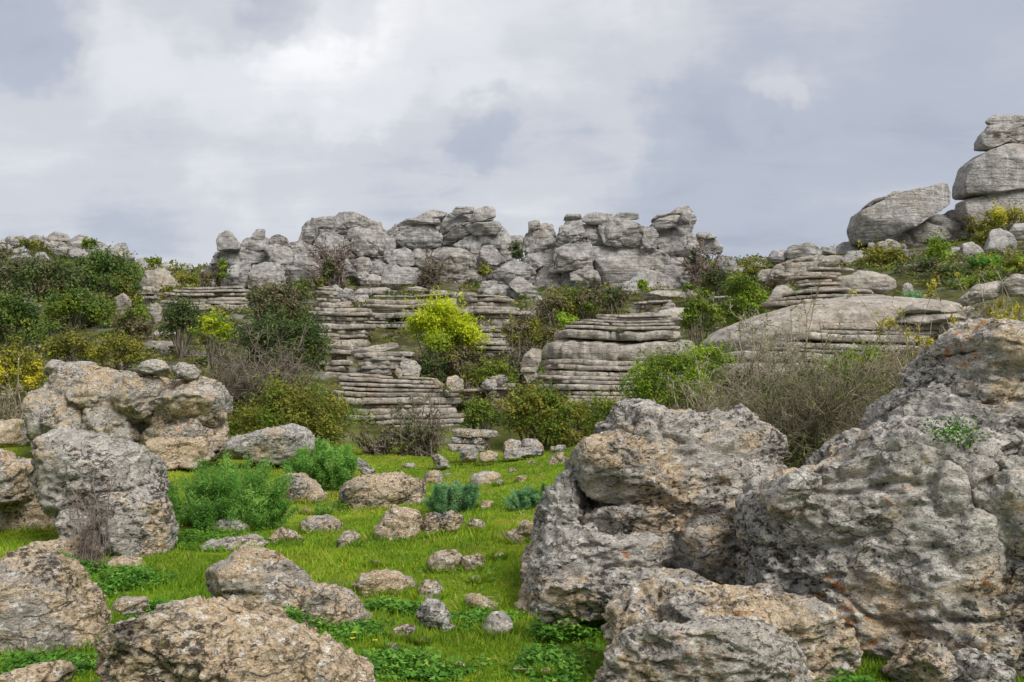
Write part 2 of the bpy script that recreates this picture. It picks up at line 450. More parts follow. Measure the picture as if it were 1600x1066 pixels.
def rock_near(name, tan_amt=0.5, grey=(.66, .615, .55), lich=1.0, scale=1.0):
    m = Mat(name)
    ps = m.pos((1, 1, 1.7))
    big = m.noise(1.3 * scale, 4, .6)
    med = m.noise(6 * scale, 5, .65, ps)
    fin = m.noise(26, 5, .7, ps)
    ultra = m.noise(90, 3, .7)
    col = m.mix(m.step(med, .35, .65), tuple(g * .62 for g in grey), grey)
    # weathered warm crust
    tan = m.mix(m.step(fin, .35, .65), (.50, .35, .19), (.74, .60, .42))
    tmask = m.math('MULTIPLY', m.step(m.math('ADD', big, m.math('MULTIPLY', m.math('SUBTRACT', med, .5), .7)), .62 - .25 * tan_amt, .74 - .22 * tan_amt), .85)
    col = m.mix(tmask, col, tan)
    # pale crustose lichen
    pale = m.step(m.math('ADD', m.noise(11, 4, .6, m.pos((1, 1, 1.4), (4, 2, 7))), m.math('MULTIPLY', m.math('SUBTRACT', fin, .5), .5)), .56, .66)
    col = m.mix(m.math('MULTIPLY', pale, .8), col, (.78, .75, .69))
    # black lichen specks and pits
    dk = m.noise(20, 5, .7, m.pos((1, 1, 1.6), (9, 1, 3)))
    dkm = m.math('ADD', dk, m.math('MULTIPLY', m.math('SUBTRACT', m.noise(2.2, 3, .5, m.pos((1, 1, 1), (1, 8, 2))), .5), .5))
    dark = m.step(dkm, .565, .65)
    col = m.mix(m.math('MULTIPLY', dark, .90), col, (.055, .047, .040))
    dk2 = m.step(m.noise(40, 4, .7, m.pos((1, 1, 1.8), (2, 7, 1))), .54, .63)
    col = m.mix(m.math('MULTIPLY', dk2, .65), col, (.09, .075, .06))
    # orange lichen, few patches
    om = m.math('MULTIPLY', m.step(m.noise(1.9, 2, .5, m.pos((1, 1, 1), (3, 3, 11))), .63, .69), m.step(m.noise(13, 4, .6, m.pos((1, 1, 1), (7, 3, 1))), .52, .60))
    col = m.mix(m.math('MULTIPLY', om, .8 * lich), col, (.52, .20, .028))
    # moss
    mm = m.math('MULTIPLY', m.step(m.noise(1.5, 2, .5, m.pos((1, 1, 1), (13, 5, 2))), .61, .68), m.step(med, .5, .62))
    col = m.mix(m.math('MULTIPLY', mm, .6), col, (.09, .085, .015))
    col = m.mix(1.0, col, m.step(ultra, .25, .75, .72, 1.22), 'MULTIPLY')
    vein = m.n('ShaderNodeTexVoronoi'); vein.feature = 'DISTANCE_TO_EDGE'; vein.inputs['Scale'].default_value = 4.2
    wv = m.n('ShaderNodeVectorMath'); wv.operation = 'ADD'
    wn = m.n('ShaderNodeTexNoise'); wn.inputs['Scale'].default_value = 5; wn.inputs['Detail'].default_value = 4; m.l(m.geo.outputs['Position'], wn.inputs['Vector'])
    ws_ = m.n('ShaderNodeVectorMath'); ws_.operation = 'SCALE'; ws_.inputs['Scale'].default_value = .35; m.l(wn.outputs['Color'], ws_.inputs[0])
    m.l(ws_.outputs[0], wv.inputs[0]); m.l(m.pos((1, 1, 1.8)), wv.inputs[1]); m.l(wv.outputs[0], vein.inputs['Vector'])
    crk = m.math('MULTIPLY', m.step(vein.outputs['Distance'], .0, .05, 1.0, 0.0), m.step(m.noise(1.6, 2, .5, m.pos((1, 1, 1), (6, 6, 6))), .46, .56))
    col = m.mix(m.math('MULTIPLY', crk, .55), col, (.07, .06, .05))
    h1 = m.math('SUBTRACT', m.math('SUBTRACT', m.noise(7, 6, .68, m.pos((1, 1, 2.2))), m.math('MULTIPLY', dark, .10)), m.math('MULTIPLY', crk, .35))
    nb = m.bump(h1, .95, .085)
    nb = m.bump(m.math('SUBTRACT', fin, m.math('MULTIPLY', dk2, .15)), .75, .022, nb)
    nb = m.bump(ultra, .5, .006, nb)
    return m.bsdf(col, .93, nb, .15)

def rock_far(name, base=(.36, .345, .325), warm=.3, band=0.6, fine=0.0):
    m = Mat(name)
    big = m.noise(.45, 4, .6)
    med = m.noise(2.2, 5, .65, m.pos((1, 1, 1.5)))
    fin = m.noise(9, 4, .7)
    col = m.mix(m.step(med, .33, .67), tuple(b * .62 for b in base), tuple(min(1, b * 1.12) for b in base))
    col = m.mix(m.math('MULTIPLY', m.step(big, .45, .68), warm), col, (.42, .33, .23))
    # run-off streaks
    st = m.noise(1.0, 4, .6, m.pos((3.4, 3.4, .28)))
    col = m.mix(m.math('MULTIPLY', m.step(st, .54, .68), .55), col, tuple(b * .40 for b in base))
    st2 = m.noise(1.0, 3, .6, m.pos((5.5, 5.5, .5), (3, 1, 7)))
    col = m.mix(m.math('MULTIPLY', m.step(st2, .58, .70), .5), col, (.60, .58, .55))
    # black and white lichen blotches
    bl = m.step(m.noise(4.5, 5, .7, m.pos((1, 1, 1.3), (5, 2, 9))), .56, .66)
    col = m.mix(m.math('MULTIPLY', bl, .55), col, (.10, .095, .09))
    wl = m.step(m.noise(6, 4, .7, m.pos((1, 1, 1), (1, 12, 4))), .60, .68)
    col = m.mix(m.math('MULTIPLY', wl, .6), col, (.62, .61, .58))
    col = m.mix(1.0, col, m.step(fin, .25, .75, .75, 1.2), 'MULTIPLY')
    # bedding joints
    bed = m.noise(1.0, 3, .55, m.pos((.35, .35, 4.5)))
    nb = m.bump(bed, .8 * band, .22)
    if fine: nb = m.bump(m.noise(1.0, 4, .6, m.pos((.6, .6, 15))), fine, .10, nb)
    nb = m.bump(m.noise(3.2, 6, .68, m.pos((1, 1, 1.8), (2, 2, 2))), .8, .14, nb)
    nb = m.bump(fin, .6, .05, nb)
    return m.bsdf(col, .95, nb, .1)

def leaf_mat(name, cols, trans=.25, rough=.6):
    """cols: dark, mid, light, odd (odd = small share of another tint)"""
    m = Mat(name)
    at = m.n('ShaderNodeAttribute'); at.attribute_name = 'tone'
    r = m.n('ShaderNodeValToRGB'); m.l(at.outputs['Fac'], r.inputs[0])
    e = r.color_ramp.elements
    e[0].position = 0.0; e[0].color = cols[0] + (1,); e[1].position = .45; e[1].color = cols[1] + (1,)
    x = e.new(.80); x.color = cols[2] + (1,); x = e.new(.93); x.color = cols[3] + (1,)
    big = m.noise(.9, 3, .6)
    col = m.mix(1.0, r.outputs[0], m.step(big, .3, .7, .8, 1.2), 'MULTIPLY')
    b = m.n('ShaderNodeBsdfPrincipled'); m.l(col, b.inputs['Base Color']); b.inputs['Roughness'].default_value = rough; b.inputs['Specular IOR Level'].default_value = .25
    t = m.n('ShaderNodeBsdfTranslucent'); m.l(col, t.inputs[0])
    mx = m.n('ShaderNodeMixShader'); mx.inputs[0].default_value = trans
    m.l(b.outputs[0], mx.inputs[1]); m.l(t.outputs[0], mx.inputs[2]); m.l(mx.outputs[0], m.out.inputs[0])
    return m.m

def bark_mat(name, c1, c2):
    m = Mat(name)
    col = m.mix(m.step(m.noise(9, 4, .6, m.pos((1, 1, .4))), .35, .65), c1, c2)
    return m.bsdf(col, .9, m.bump(m.noise(40, 3, .6), .5, .01), .1)

M_NEAR = rock_near('limestone_grey', .48)
M_TAN = rock_near('limestone_tan', 1.0, (.60, .54, .46), .5)
M_MIDN = rock_near('limestone_ochre', .72, (.60, .55, .48), .6)
M_PALE = rock_near('limestone_pale', .40, (.62, .585, .53), .1)
M_FAR = rock_far('limestone_cliff', (.42, .40, .378), .25, .9, .25)
M_STRATA = rock_far('limestone_layered', (.48, .435, .375), .50, .35, .6)
M_HILL = rock_far('limestone_hillside', (.33, .315, .30), .25, .5)

LEAF = {
    'dark':  leaf_mat('foliage_dark_green', ((.036, .060, .020), (.085, .125, .038), (.150, .195, .058), (.20, .20, .08))),
    'oak':   leaf_mat('foliage_evergreen', ((.034, .070, .016), (.095, .160, .032), (.175, .250, .050), (.25, .27, .07))),
    'green': leaf_mat('foliage_mid_green', ((.050, .085, .012), (.140, .210, .022), (.240, .310, .036), (.34, .33, .07))),
    'olive': leaf_mat('foliage_olive', ((.060, .070, .012), (.180, .195, .026), (.300, .290, .040), (.38, .24, .07))),
    'lime':  leaf_mat('foliage_lime', ((.20, .26, .010), (.46, .56, .015), (.64, .70, .03), (.68, .66, .06)), .4),
    'bright': leaf_mat('foliage_bright', ((.085, .15, .014), (.23, .36, .022), (.36, .49, .036), (.45, .50, .07)), .35),
    'yellow': leaf_mat('foliage_yellow', ((.22, .22, .015), (.50, .47, .025), (.68, .60, .035), (.70, .55, .06)), .35),
    'brown': leaf_mat('foliage_brownish', ((.070, .060, .032), (.165, .145, .075), (.25, .215, .115), (.16, .20, .05))),
    'fennel': leaf_mat('foliage_fennel', ((.055, .150, .022), (.155, .360, .055), (.300, .520, .110), (.40, .58, .12)), .3),
    'fennelblue': leaf_mat('foliage_fennel_blue', ((.055, .145, .065), (.155, .335, .140), (.290, .490, .220), (.32, .52, .20)), .3),
    'weed':  leaf_mat('foliage_weed', ((.035, .095, .012), (.090, .240, .022), (.170, .370, .042), (.29, .45, .07)), .3),
    'grass': leaf_mat('grass_blades', ((.090, .205, .012), (.215, .355, .018), (.385, .450, .034), (.53, .47, .15)), .35),
    'petal': leaf_mat('yellow_petal', ((.7, .55, .01), (.8, .62, .01), (.85, .68, .02), (.85, .7, .05)), .2),
}
M_BARK = bark_mat('bark_grey_brown', (.13, .105, .08), (.28, .24, .19))
M_BARKP = bark_mat('bark_pale', (.22, .18, .12), (.46, .40, .30))
M_THICK = bark_mat('bark_thicket', (.13, .11, .07), (.36, .315, .225))
M_DRY = bark_mat('dry_stems', (.20, .15, .13), (.36, .29, .26))

def ground_mat():
    m = Mat('meadow_ground')
    g = m.mix(m.step(m.noise(5, 5, .65), .35, .65), (.105, .180, .010), (.24, .33, .018))
    g = m.mix(m.math('MULTIPLY', m.step(m.noise(1.1, 4, .6, m.pos((1, 1, 1), (4, 4, 0))), .48, .66), .75), g, (.30, .27, .035))
    g = m.mix(m.math('MULTIPLY', m.step(m.noise(2.6, 5, .65, m.pos((1, 1, 1), (9, 1, 0))), .57, .66), .8), g, (.27, .18, .095))
    g = m.mix(1.0, g, m.step(m.noise(45, 3, .7), .25, .75, .55, 1.35), 'MULTIPLY')
    hill = m.mix(m.step(m.noise(1.4, 5, .65), .36, .64), (.050, .052, .020), (.13, .13, .045))
    hill = m.mix(m.math('MULTIPLY', m.step(m.noise(.8, 4, .6, m.pos((1, 1, 1), (2, 6, 0))), .52, .64), .8), hill, (.25, .235, .21))
    sp = m.n('ShaderNodeSeparateXYZ'); m.l(m.geo.outputs['Position'], sp.inputs[0])
    f = m.math('MAXIMUM', m.step(m.math('ADD', sp.outputs[1], m.math('MULTIPLY', m.noise(.5, 3, .6), 6)), 24, 30), m.step(sp.outputs[2], .35, .8))
    col = m.mix(f, g, hill)
    nb = m.bump(m.noise(16, 5, .7), .8, .05)
    nb = m.bump(m.noise(70, 3, .7), .8, .012, nb)
    return m.bsdf(col, .95, nb, .08)
M_GROUND = ground_mat()

# ------------------------------------------------------------------ terrain
CTRL = []
for y in (-25, -10, 0, 5, 9, 13, 17):
    for x in (-30, -18, -10, -5, 0, 5):
        CTRL.append((x, y, 0.0))
for y in (-25, -10, 0, 3, 6):
    for x in (9, 15, 25): CTRL.append((x, y, 0.0))
for (px, py, D) in [(0, 690, 21), (200, 705, 21.5), (400, 712, 21.5), (640, 714, 21.5), (860, 714, 21.5), (100, 650, 25), (350, 660, 25), (560, 690, 25), (740, 680, 25), (880, 690, 24.5),
                    (560, 592, 30.5), (690, 592, 30.5), (770, 605, 30), (100, 565, 33), (300, 575, 32), (450, 570, 31),
                    (520, 540, 36), (700, 540, 36), (800, 530, 37), (490, 500, 41), (640, 470, 43), (780, 480, 43),
                    (400, 452, 47), (500, 452, 47), (600, 455, 46.5), (720, 452, 47), (840, 462, 46), (950, 465, 45.5), (1050, 466, 45),
                    (400, 425, 66), (700, 425, 66), (1000, 425, 66), (700, 440, 100), (1000, 440, 100),
                    (100, 520, 42), (100, 470, 55), (100, 425, 75), (100, 398, 98), (0, 392, 103), (180, 405, 98), (250, 420, 90), (300, 432, 80), (310, 445, 62), (250, 500, 43), (-200, 480, 60), (-200, 400, 100),
                    (920, 640, 26), (1000, 645, 24.5), (1060, 560, 30), (1090, 510, 36), (1110, 478, 41), (1150, 440, 48), (1170, 425, 55),
                    (1100, 690, 16), (1250, 690, 12), (1400, 680, 11), (1150, 585, 20), (1300, 605, 17.5), (1450, 600, 16.5), (1600, 590, 15.5), (1300, 560, 21), (1450, 545, 21), (1600, 640, 11.5), (1800, 600, 14),
                    (1250, 440, 31), (1350, 440, 29), (1450, 440, 28), (1600, 440, 25), (1800, 440, 25), (1220, 412, 42), (1350, 400, 41), (1450, 392, 40), (1600, 350, 41), (1800, 330, 42),
                    (1600, 350, 70), (1400, 400, 80), (1200, 430, 90), (1900, 350, 90)]:
    CTRL.append(tuple(P(px, py, D)))
for x in (-300, -150, 0, 150, 300):
    for y in (170, 300, 600): CTRL.append((x, y, 4.0))
for y in (-100, 0, 60, 110): CTRL.extend([(-200, y, 3.0), (200, y, 6.0)])
CTRL = np.array(CTRL)
def _rbf_fit():
    X = CTRL[:, :2]; n = len(X)
    K = -np.sqrt(((X[:, None] - X[None]) ** 2).sum(-1) + 4.0)
    A = np.zeros((n + 1, n + 1)); A[:n, :n] = K + np.eye(n) * 0.25; A[:n, n] = 1; A[n, :n] = 1
    return np.linalg.solve(A, np.concatenate([CTRL[:, 2], [0]]))
_RW = _rbf_fit()
def ground_z(x, y):
    x = np.atleast_1d(np.asarray(x, float)); y = np.atleast_1d(np.asarray(y, float))
    out = np.empty(len(x))
    for s in range(0, len(x), 20000):
        q = np.stack([x[s:s + 20000], y[s:s + 20000]], 1)
        K = -np.sqrt(((q[:, None] - CTRL[None, :, :2]) ** 2).sum(-1) + 4.0)
        out[s:s + 20000] = K @ _RW[:-1] + _RW[-1]
    p = np.stack([x, y, np.zeros_like(x)], 1)
    far = np.clip((y - 20) / 20, 0, 1)
    out += 0.05 * perlin(p * .55, 3) + 0.02 * perlin(p * 2.1, 4) + far * (0.35 * perlin(p * .22, 5) + .12 * perlin(p * .8, 6))
    return out
def gz(x, y): return float(ground_z([x], [y])[0])

def build_ground():
    ys = np.concatenate([np.linspace(-60, 2, 25), 2 + np.cumsum(0.10 * 1.0225 ** np.arange(175)), ])
    ys = np.concatenate([ys[ys < 165], [190, 260, 400, 700, 1500]])
    us = np.concatenate([[-1500, -600, -250, -120], np.linspace(-60, -14, 24), np.linspace(-13.5, 13.5, 136), np.linspace(14, 60, 24), [120, 250, 600, 1500]])
    X, Y = np.meshgrid(us, ys)
    x, y = X.ravel(), Y.ravel()
    z = ground_z(x, y)
    r = np.hypot(x, y)
    z = np.where(r > 250, z * np.clip(1 - (r - 250) / 400, 0, 1) - np.clip((r - 250) / 400, 0, 1) * 12, z)
    V = np.stack([x, y, z], 1)
    nx, ny = len(us), len(ys)
    i = np.arange(nx * ny).reshape(ny, nx)
    F = np.stack([i[:-1, :-1], i[:-1, 1:], i[1:, 1:], i[1:, :-1]], -1).reshape(-1, 4)
    o = put('ground', V, F, M_GROUND, origin=np.zeros(3))
    o['kind'] = 'structure'
build_ground()

FEET = []
SEED = [100]
def nseed():
    SEED[0] += 7; return SEED[0]

# ------------------------------------------------------------------ rocks: builders
def formation(name, label, D, blocks, mat, group=None, cat='rock', style='far', amp=.10, **kw):
    if style == 'far': kw.setdefault('n', 5.0); kw.setdefault('facets', 9); kw.setdefault('cracks', 1.0)
    """one rocky mass made of blocks: (crop polygon, distance offset, options)"""
    made = []
    for b in blocks:
        pl = poly(b[0]); dd = b[1] if len(b) > 1 else 0; op = dict(kw); op.update(b[2] if len(b) > 2 else {})
        nm = op.pop('part', 'block'); mm = op.pop('mat', mat)
        mm = {'x': M_NEAR, 'warm': M_MIDN, 'tan': M_TAN}.get(mm, mm)
        if nm == 'rock_mass': dd -= .15; op.setdefault('T', 2.4); op.setdefault('cracks', 1.8); op['facets'] = 2; op.setdefault('res', 44)
        V, F = lump(pl, D + dd, seed=nseed(), amp=op.pop('amp', amp), style=style, **op)
        made.append((nm, V, F, mm))
    allv = np.concatenate([m[1] for m in made]); lo, hi = allv.min(0), allv.max(0)
    cx, cy = (lo[0] + hi[0]) / 2, (lo[1] + hi[1]) / 2
    root = empty(name, (cx, cy, lo[2]), label, cat, group)
    for nm, V, F, mm in made: put(nm, V, F, mm, root)
    return root

def stone(label, s, mat=None, D=None, name='boulder', cat='rock', T=None, sink=.55, style='near', group=None, amp=.16, n=2.4, ground=True, **kw):
    pls = [poly(q) for q in (s if isinstance(s, (list, tuple)) else [s])]
    ymx = max(p[:, 1].max() for p in pls); hh = ymx - min(p[:, 1].min() for p in pls); xm = np.mean([p[:, 0].mean() for p in pls])
    if D is None or (style == 'near' and ground and ymx < 1005 and D < 16):    # stand it where its foot meets the turf
        yb = ymx - .14 * hh; D = CAM_Z * FPX / (yb - HORIZON)
        for _ in range(6):
            D = (CAM_Z - gz(P(xm, yb, D)[0], D)) * FPX / (yb - HORIZON)
    if style == 'near': kw.setdefault('skirt', .8)
    parts = []
    for k, p in enumerate(pls):
        parts.append(lump(p, D + (0.0 if k == 0 else -.02 * k), T=T if not isinstance(T, (list, tuple)) else T[k], seed=nseed(), amp=amp, sink=sink, style=style, n=n, **kw))
    V, F = join(parts)
    if style == 'near' and D < 16 and ground:
        for Vp, _ in parts:
            lo, hi = Vp.min(0), Vp.max(0); FEET.append(((lo[0] + hi[0]) / 2, (lo[1] + hi[1]) / 2, (hi[0] - lo[0]) / 2, (hi[1] - lo[1]) / 2))
    o = put(name, V, F, mat or M_MIDN)
    return tag(o, label, cat, group)

def strata(name, label, D, keys, layers, mat=None, back=0.0, ratio=.7, split=.35, cat='rock', group=None, wav=.12, tiltpx=0.0, pw=2.6, gap=.20):
    """stack of bedding layers. keys: (y, xl, xr) outline in pixels; layers: boundaries in y from top to bottom; back = metres the rock steps back per layer upward"""
    mat = mat or M_STRATA
    ky = np.array([k[0] for k in keys], float); kl = np.array([k[1] for k in keys], float); kr = np.array([k[2] for k in keys], float)
    made = []; nl = len(layers) - 1; ws = nseed() % 60
    lr = np.random.RandomState(ws); xa, xb = kl.min(), kr.max(); JT = [(P(lr.uniform(xa, xb), 500, D)[0], lr.uniform(.05, .10) * D / 30, lr.uniform(.10, .28) * D / 30) for _ in range(max(1, int((xb - xa) / 55)))]
    layers = [layers[0]] + [layers[k] + lr.uniform(-.28, .28) * (layers[k + 1] - layers[k]) for k in range(1, nl)] + [layers[-1]]
    for i in range(nl):
        yt, yb = layers[i], layers[i + 1]; ym = (yt + yb) / 2
        xl = np.interp(ym, ky, kl); xr = np.interp(ym, ky, kr)
        sd = nseed(); rng = np.random.RandomState(sd)
        jl, jr = rng.uniform(-.015, .015, 2) * (xr - xl)
        d = D + back * (nl - 1 - i)
        th = yb - yt
        g = gap * th * rng.choice([.5, 1.0, 1.9])
        pieces = [(xl + jl, xr + jr)]
        if rng.rand() < split and (xr - xl) > 8 * th:
            m = xl + (xr - xl) * rng.uniform(.3, .7); pieces = [(xl + jl, m - 1.2), (m + 1.2, xr + jr)]
        for (p0, p1) in pieces:
            rt = ratio * (xr - xl) / max(p1 - p0, 1) * (1 if len(pieces) == 1 else .8)
            made.append(slab(p0, p1, yt + g, yb + th * .06, d, rt, sd + int(p0), pw, wav * (D / 30), tilt=tiltpx, prot=rng.uniform(-.28, .14) * D / 30, wseed=ws, joints=[(jx + rng.normal() * .06, jw, jd * rng.choice([0, .6, 1.2])) for (jx, jw, jd) in JT]))
    # (all layers of one outcrop share the joints)
    allv = np.concatenate([m[0] for m in made]); lo, hi = allv.min(0), allv.max(0)
    root = empty(name, ((lo[0] + hi[0]) / 2, (lo[1] + hi[1]) / 2, lo[2]), label, cat, group)
    for V, F in made: put('slab', V, F, mat, root)
    return root

# ------------------------------------------------------------------ vegetation: builders
def tubes(pts, r0, r1, sides=3):
    """pts (N,K,3); r0, r1 (N,) radii at start and end -> V, F"""
    N, K, _ = pts.shape
    tg = np.gradient(pts, axis=1); tg /= np.linalg.norm(tg, axis=2, keepdims=True) + 1e-9
    ref = np.where(np.abs(tg[..., 2:3]) > .9, np.array([1., 0, 0]), np.array([0, 0, 1.]))
    u = np.cross(tg, ref); u /= np.linalg.norm(u, axis=2, keepdims=True) + 1e-9
    v = np.cross(tg, u)
    t = np.linspace(0, 1, K)[None, :]
    r = (r0[:, None] * (1 - t) + r1[:, None] * t)[..., None]
    ring = [pts + r * (u * math.cos(a) + v * math.sin(a)) for a in np.arange(sides) * 2 * math.pi / sides]
    V = np.stack(ring, 2).reshape(-1, 3)
    base = (np.arange(N)[:, None, None] * K + np.arange(K - 1)[None, :, None]) * sides
    k = np.arange(sides)[None, None, :]; k2 = (k + 1) % sides
    F = np.stack([base + k, base + k2, base + sides + k2, base + sides + k], -1).reshape(-1, 4)
    return V, F

def leaves(pos, nrm, size, rng, slender=.55):
    """diamond leaves at pos facing nrm"""
    N = len(pos)
    d = rng.normal(size=(N, 3)); d -= (d * nrm).sum(1)[:, None] * nrm
    d /= np.linalg.norm(d, axis=1)[:, None] + 1e-9
    e = np.cross(nrm, d)
    s = size[:, None] if np.ndim(size) else size
    w = s * slender
    V = np.stack([pos - d * s * .42 + e * w * .52, pos + d * s * .58, pos - d * s * .36 - e * w * .52], 1).reshape(-1, 3)
    F = np.arange(N * 3).reshape(N, 3)
    return V, F

def unit(rng, n):
    v = rng.normal(size=(n, 3)); return v / np.linalg.norm(v, axis=1)[:, None]

def bush(label, cx, cy, rx, ry, D, leaf='green', name='shrub', cat='bush', group=None, dens=1.0, lpx=2.6, ground=None, sparse=0.0, mix=None, shoots=.16, clumps=None, deep=.8, parts=('stems', 'foliage'), bark=None):
    sd = nseed(); rng = np.random.RandomState(sd)
    rx *= 1.10; ry *= 1.08
    c = P(cx, cy, D); k = D / FPX
    R = np.array([rx * k, rx * k * deep, ry * k])
    gx, gy = c[0], c[1]; g = gz(gx, gy) if ground is None else ground
    g = min(g, c[2] - R[2] * .3)
    base = np.array([gx, gy, g - .05])
    px_area = math.pi * rx * ry * .41
    M = clumps or int(np.clip(px_area / 55, 9, 130))
    cd = unit(rng, M); zl = -.75 if cat == 'bush' else -.4; cd[:, 2] = np.where(cd[:, 2] < zl, -cd[:, 2], cd[:, 2])
    rad = rng.uniform(.35, .84, M) ** .8
    cc = cd * rad[:, None] * R
    rc = rng.uniform(.22, .40, M) * (R.prod() ** (1 / 3)) * (1.25 if M < 20 else 1.0) * (30 / max(M, 20)) ** .22
    N = int(px_area * 6.0 * dens * (1 - sparse) / (lpx * lpx * .3))
    N = min(N, 42000)
    ci = rng.choice(M, N, p=rc ** 2 / (rc ** 2).sum())
    dd = unit(rng, N); dd[:, 2] = np.abs(dd[:, 2]) * np.where(rng.rand(N) < .72, 1, -1)
    rr = rc[ci] * rng.uniform(.15, 1, N) ** .45
    pos = cc[ci] + dd * rr[:, None] * (1, 1, .85)
    sh = rng.rand(N) < shoots        # leafy shoots that break the outline
    shoot_dir = unit(rng, M * 5).reshape(M, 5, 3); shoot_dir[..., 2] = np.abs(shoot_dir[..., 2]) + .3
    sj = rng.randint(0, 5, N)
    tt = rng.uniform(.6, 1.7, N)
    shp = cc[ci] + shoot_dir[ci, sj] * (rc[ci] * tt)[:, None] + rng.normal(size=(N, 3)) * (rc[ci] * .07)[:, None]
    pos = np.where(sh[:, None], shp, pos)
    kp = (pos[:, 1] < .15 * R[1]) | (rng.rand(N) < .35)
    pos, dd, ci = pos[kp], dd[kp], ci[kp]; N = len(pos)
    pos = pos + c
    pos[:, 2] = np.maximum(pos[:, 2], ground_z(pos[:, 0], pos[:, 1]) + .01)
    nrm = dd * .6 + unit(rng, N) * .7 + (0, -.05, .35); nrm /= np.linalg.norm(nrm, axis=1)[:, None]
    size = lpx * k * 1.5625 * rng.uniform(.65, 1.45, N)
    V, F = leaves(pos, nrm, size, rng)
    ctone = rng.uniform(0, .55, M); tone = np.clip(ctone[ci] + rng.uniform(0, .42, N) + (rng.rand(N) < .03) * .4, 0, 1)
    root = empty(name, base, label, cat, group)
    # stems from the foot to the clumps
    ns = int(min(M, 26)); pick = rng.choice(M, ns, replace=False)
    K = 6; t = np.linspace(0, 1, K)[None, :, None]
    foot = base + np.stack([rng.uniform(-.3, .3, ns) * R[0], rng.uniform(-.3, .3, ns) * R[1], np.zeros(ns)], 1) * (1 if cat == 'bush' else .12)
    end = c + cc[pick]
    pts = foot[:, None] * (1 - t) + end[:, None] * t
    pts = pts + (np.sin(t * math.pi) * rng.normal(size=(ns, 1, 3)) * .12 * R.min())
    Vt, Ft = tubes(pts, np.full(ns, .022 * R.max() + .006), np.full(ns, .006 * R.max() + .002), 4)
    put(parts[0], Vt, Ft, bark or M_BARK, root)
    if mix:                               # a share of the leaves in another colour, its own mesh
        leaf2, share = mix
        pk = rng.rand(M) < share; sel = pk[ci]
        for lf, s_ in ((leaf, ~sel), (leaf2, sel)):
            if s_.sum() == 0: continue
            Vv = V.reshape(-1, 3, 3)[s_].reshape(-1, 3)
            put(parts[1], Vv, np.arange(len(Vv)).reshape(-1, 3), LEAF[lf], root, smooth=False, tone=np.repeat(tone[s_], 3))
    else:
        put(parts[1], V, F, LEAF[leaf], root, smooth=False, tone=np.repeat(tone, 3))
    return root

def tree(label, cx, cy, rx, ry, D, leaf, **kw):
    kw.setdefault('name', 'tree')
    return bush(label, cx, cy, rx, ry, D, leaf, cat='tree', parts=('trunk', 'crown'), **kw)

def twigs(label, cx, cy, rx, ry, D, n0=40, name='bare_shrub', mat=None, leaf=None, nleaf=0, w=1.0, up=.7, group=None, deep=.7, cat='bush', lpx=2.2, spread=.55, dens=1.0):
    sd = nseed(); rng = np.random.RandomState(sd)
    c = P(cx, cy, D); k = D / FPX
    R = np.array([rx * k, rx * k * deep, ry * k])
    g = min(gz(c[0], c[1]), c[2] - R[2] * .8)
    base = np.array([c[0], c[1], g - .05])
    H = c[2] + R[2] - base[2]
    pxm = k * 1.5625                         # metres per render pixel
    K = 7; t = np.linspace(0, 1, K)[None, :, None]
    def grow(start, dirn, length, curl, grav=0.0):
        n = len(start)
        bend = rng.normal(size=(n, 1, 3)) * curl; wig = rng.normal(size=(n, K, 3)) * curl * .16
        p = start[:, None] + (dirn[:, None] * t + bend * t ** 2 + wig * t) * length[:, None, None]
        p[..., 2] += (grav * t[..., 0] ** 2) * length[:, None]
        return p
    st = base + np.stack([rng.uniform(-1, 1, n0) * R[0] * spread, rng.uniform(-1, 1, n0) * R[1] * spread, np.zeros(n0)], 1)
    tgt = c + unit(rng, n0) * R * rng.uniform(.6, .95, n0)[:, None]; tgt[:, 2] = np.maximum(tgt[:, 2], base[2] + .35 * H)
    dv = tgt - st; ln = np.linalg.norm(dv, axis=1); dv /= ln[:, None]
    L0 = grow(st, dv, ln, .16)
    sets = [(L0, .55 * pxm * 2.2 * w, .55 * pxm * w)]
    par, pl = L0, ln
    for lev, (cnt, fr, rad) in enumerate(((int(9 * dens), .42, .75), (int(5 * dens), .20, .60))):
        n = len(par) * cnt
        pi = np.repeat(np.arange(len(par)), cnt)
        j = rng.randint(1 if lev == 0 else 1, K, n)
        s0 = par[pi, j]; tg = par[pi, np.minimum(j + 1, K - 1)] - par[pi, j - 1]
        tg /= np.linalg.norm(tg, axis=1)[:, None] + 1e-9
        dr = tg * .55 + unit(rng, n) * .95 + (0, 0, .12 * up); dr /= np.linalg.norm(dr, axis=1)[:, None]
        l_ = fr * R.max() * rng.uniform(.35, 1.1, n)
        q = grow(s0, dr, l_, .22)
        sets.append((q, rad * pxm * w * .8, rad * pxm * w * .35)); par = q
    root = empty(name, base, label, cat, group)
    mat = mat or M_BARKP
    for i, (q, a, b) in enumerate(sets):
        n = len(q); f = rng.uniform(.7, 1.3, n)
        q[..., 2] = np.maximum(q[..., 2], base[2] + .02)
        if i: q = q[:, ::2] if i == 1 else q[:, ::3]
        V, F = tubes(q, a * f, b * f, 3)
        put(('branches', 'side_branches', 'twigs')[i], V, F, mat, root)['kind'] = 'stuff'
    if nleaf:
        q = sets[-1][0]; n = nleaf
        i = rng.randint(0, len(q), n); j = rng.randint(1, K, n)
        keep = perlin(q[i, j] * 1.3, sd % 9) > -.05
        pos = (q[i, j] + rng.normal(size=(n, 3)) * pxm * .8)[keep]
        V, F = leaves(pos, unit(rng, len(pos)), lpx * pxm * rng.uniform(.6, 1.3, len(pos)), rng)
        put('foliage', V, F, LEAF[leaf], root, smooth=False, tone=np.repeat(rng.uniform(0, 1, len(pos)), 3))
    return root

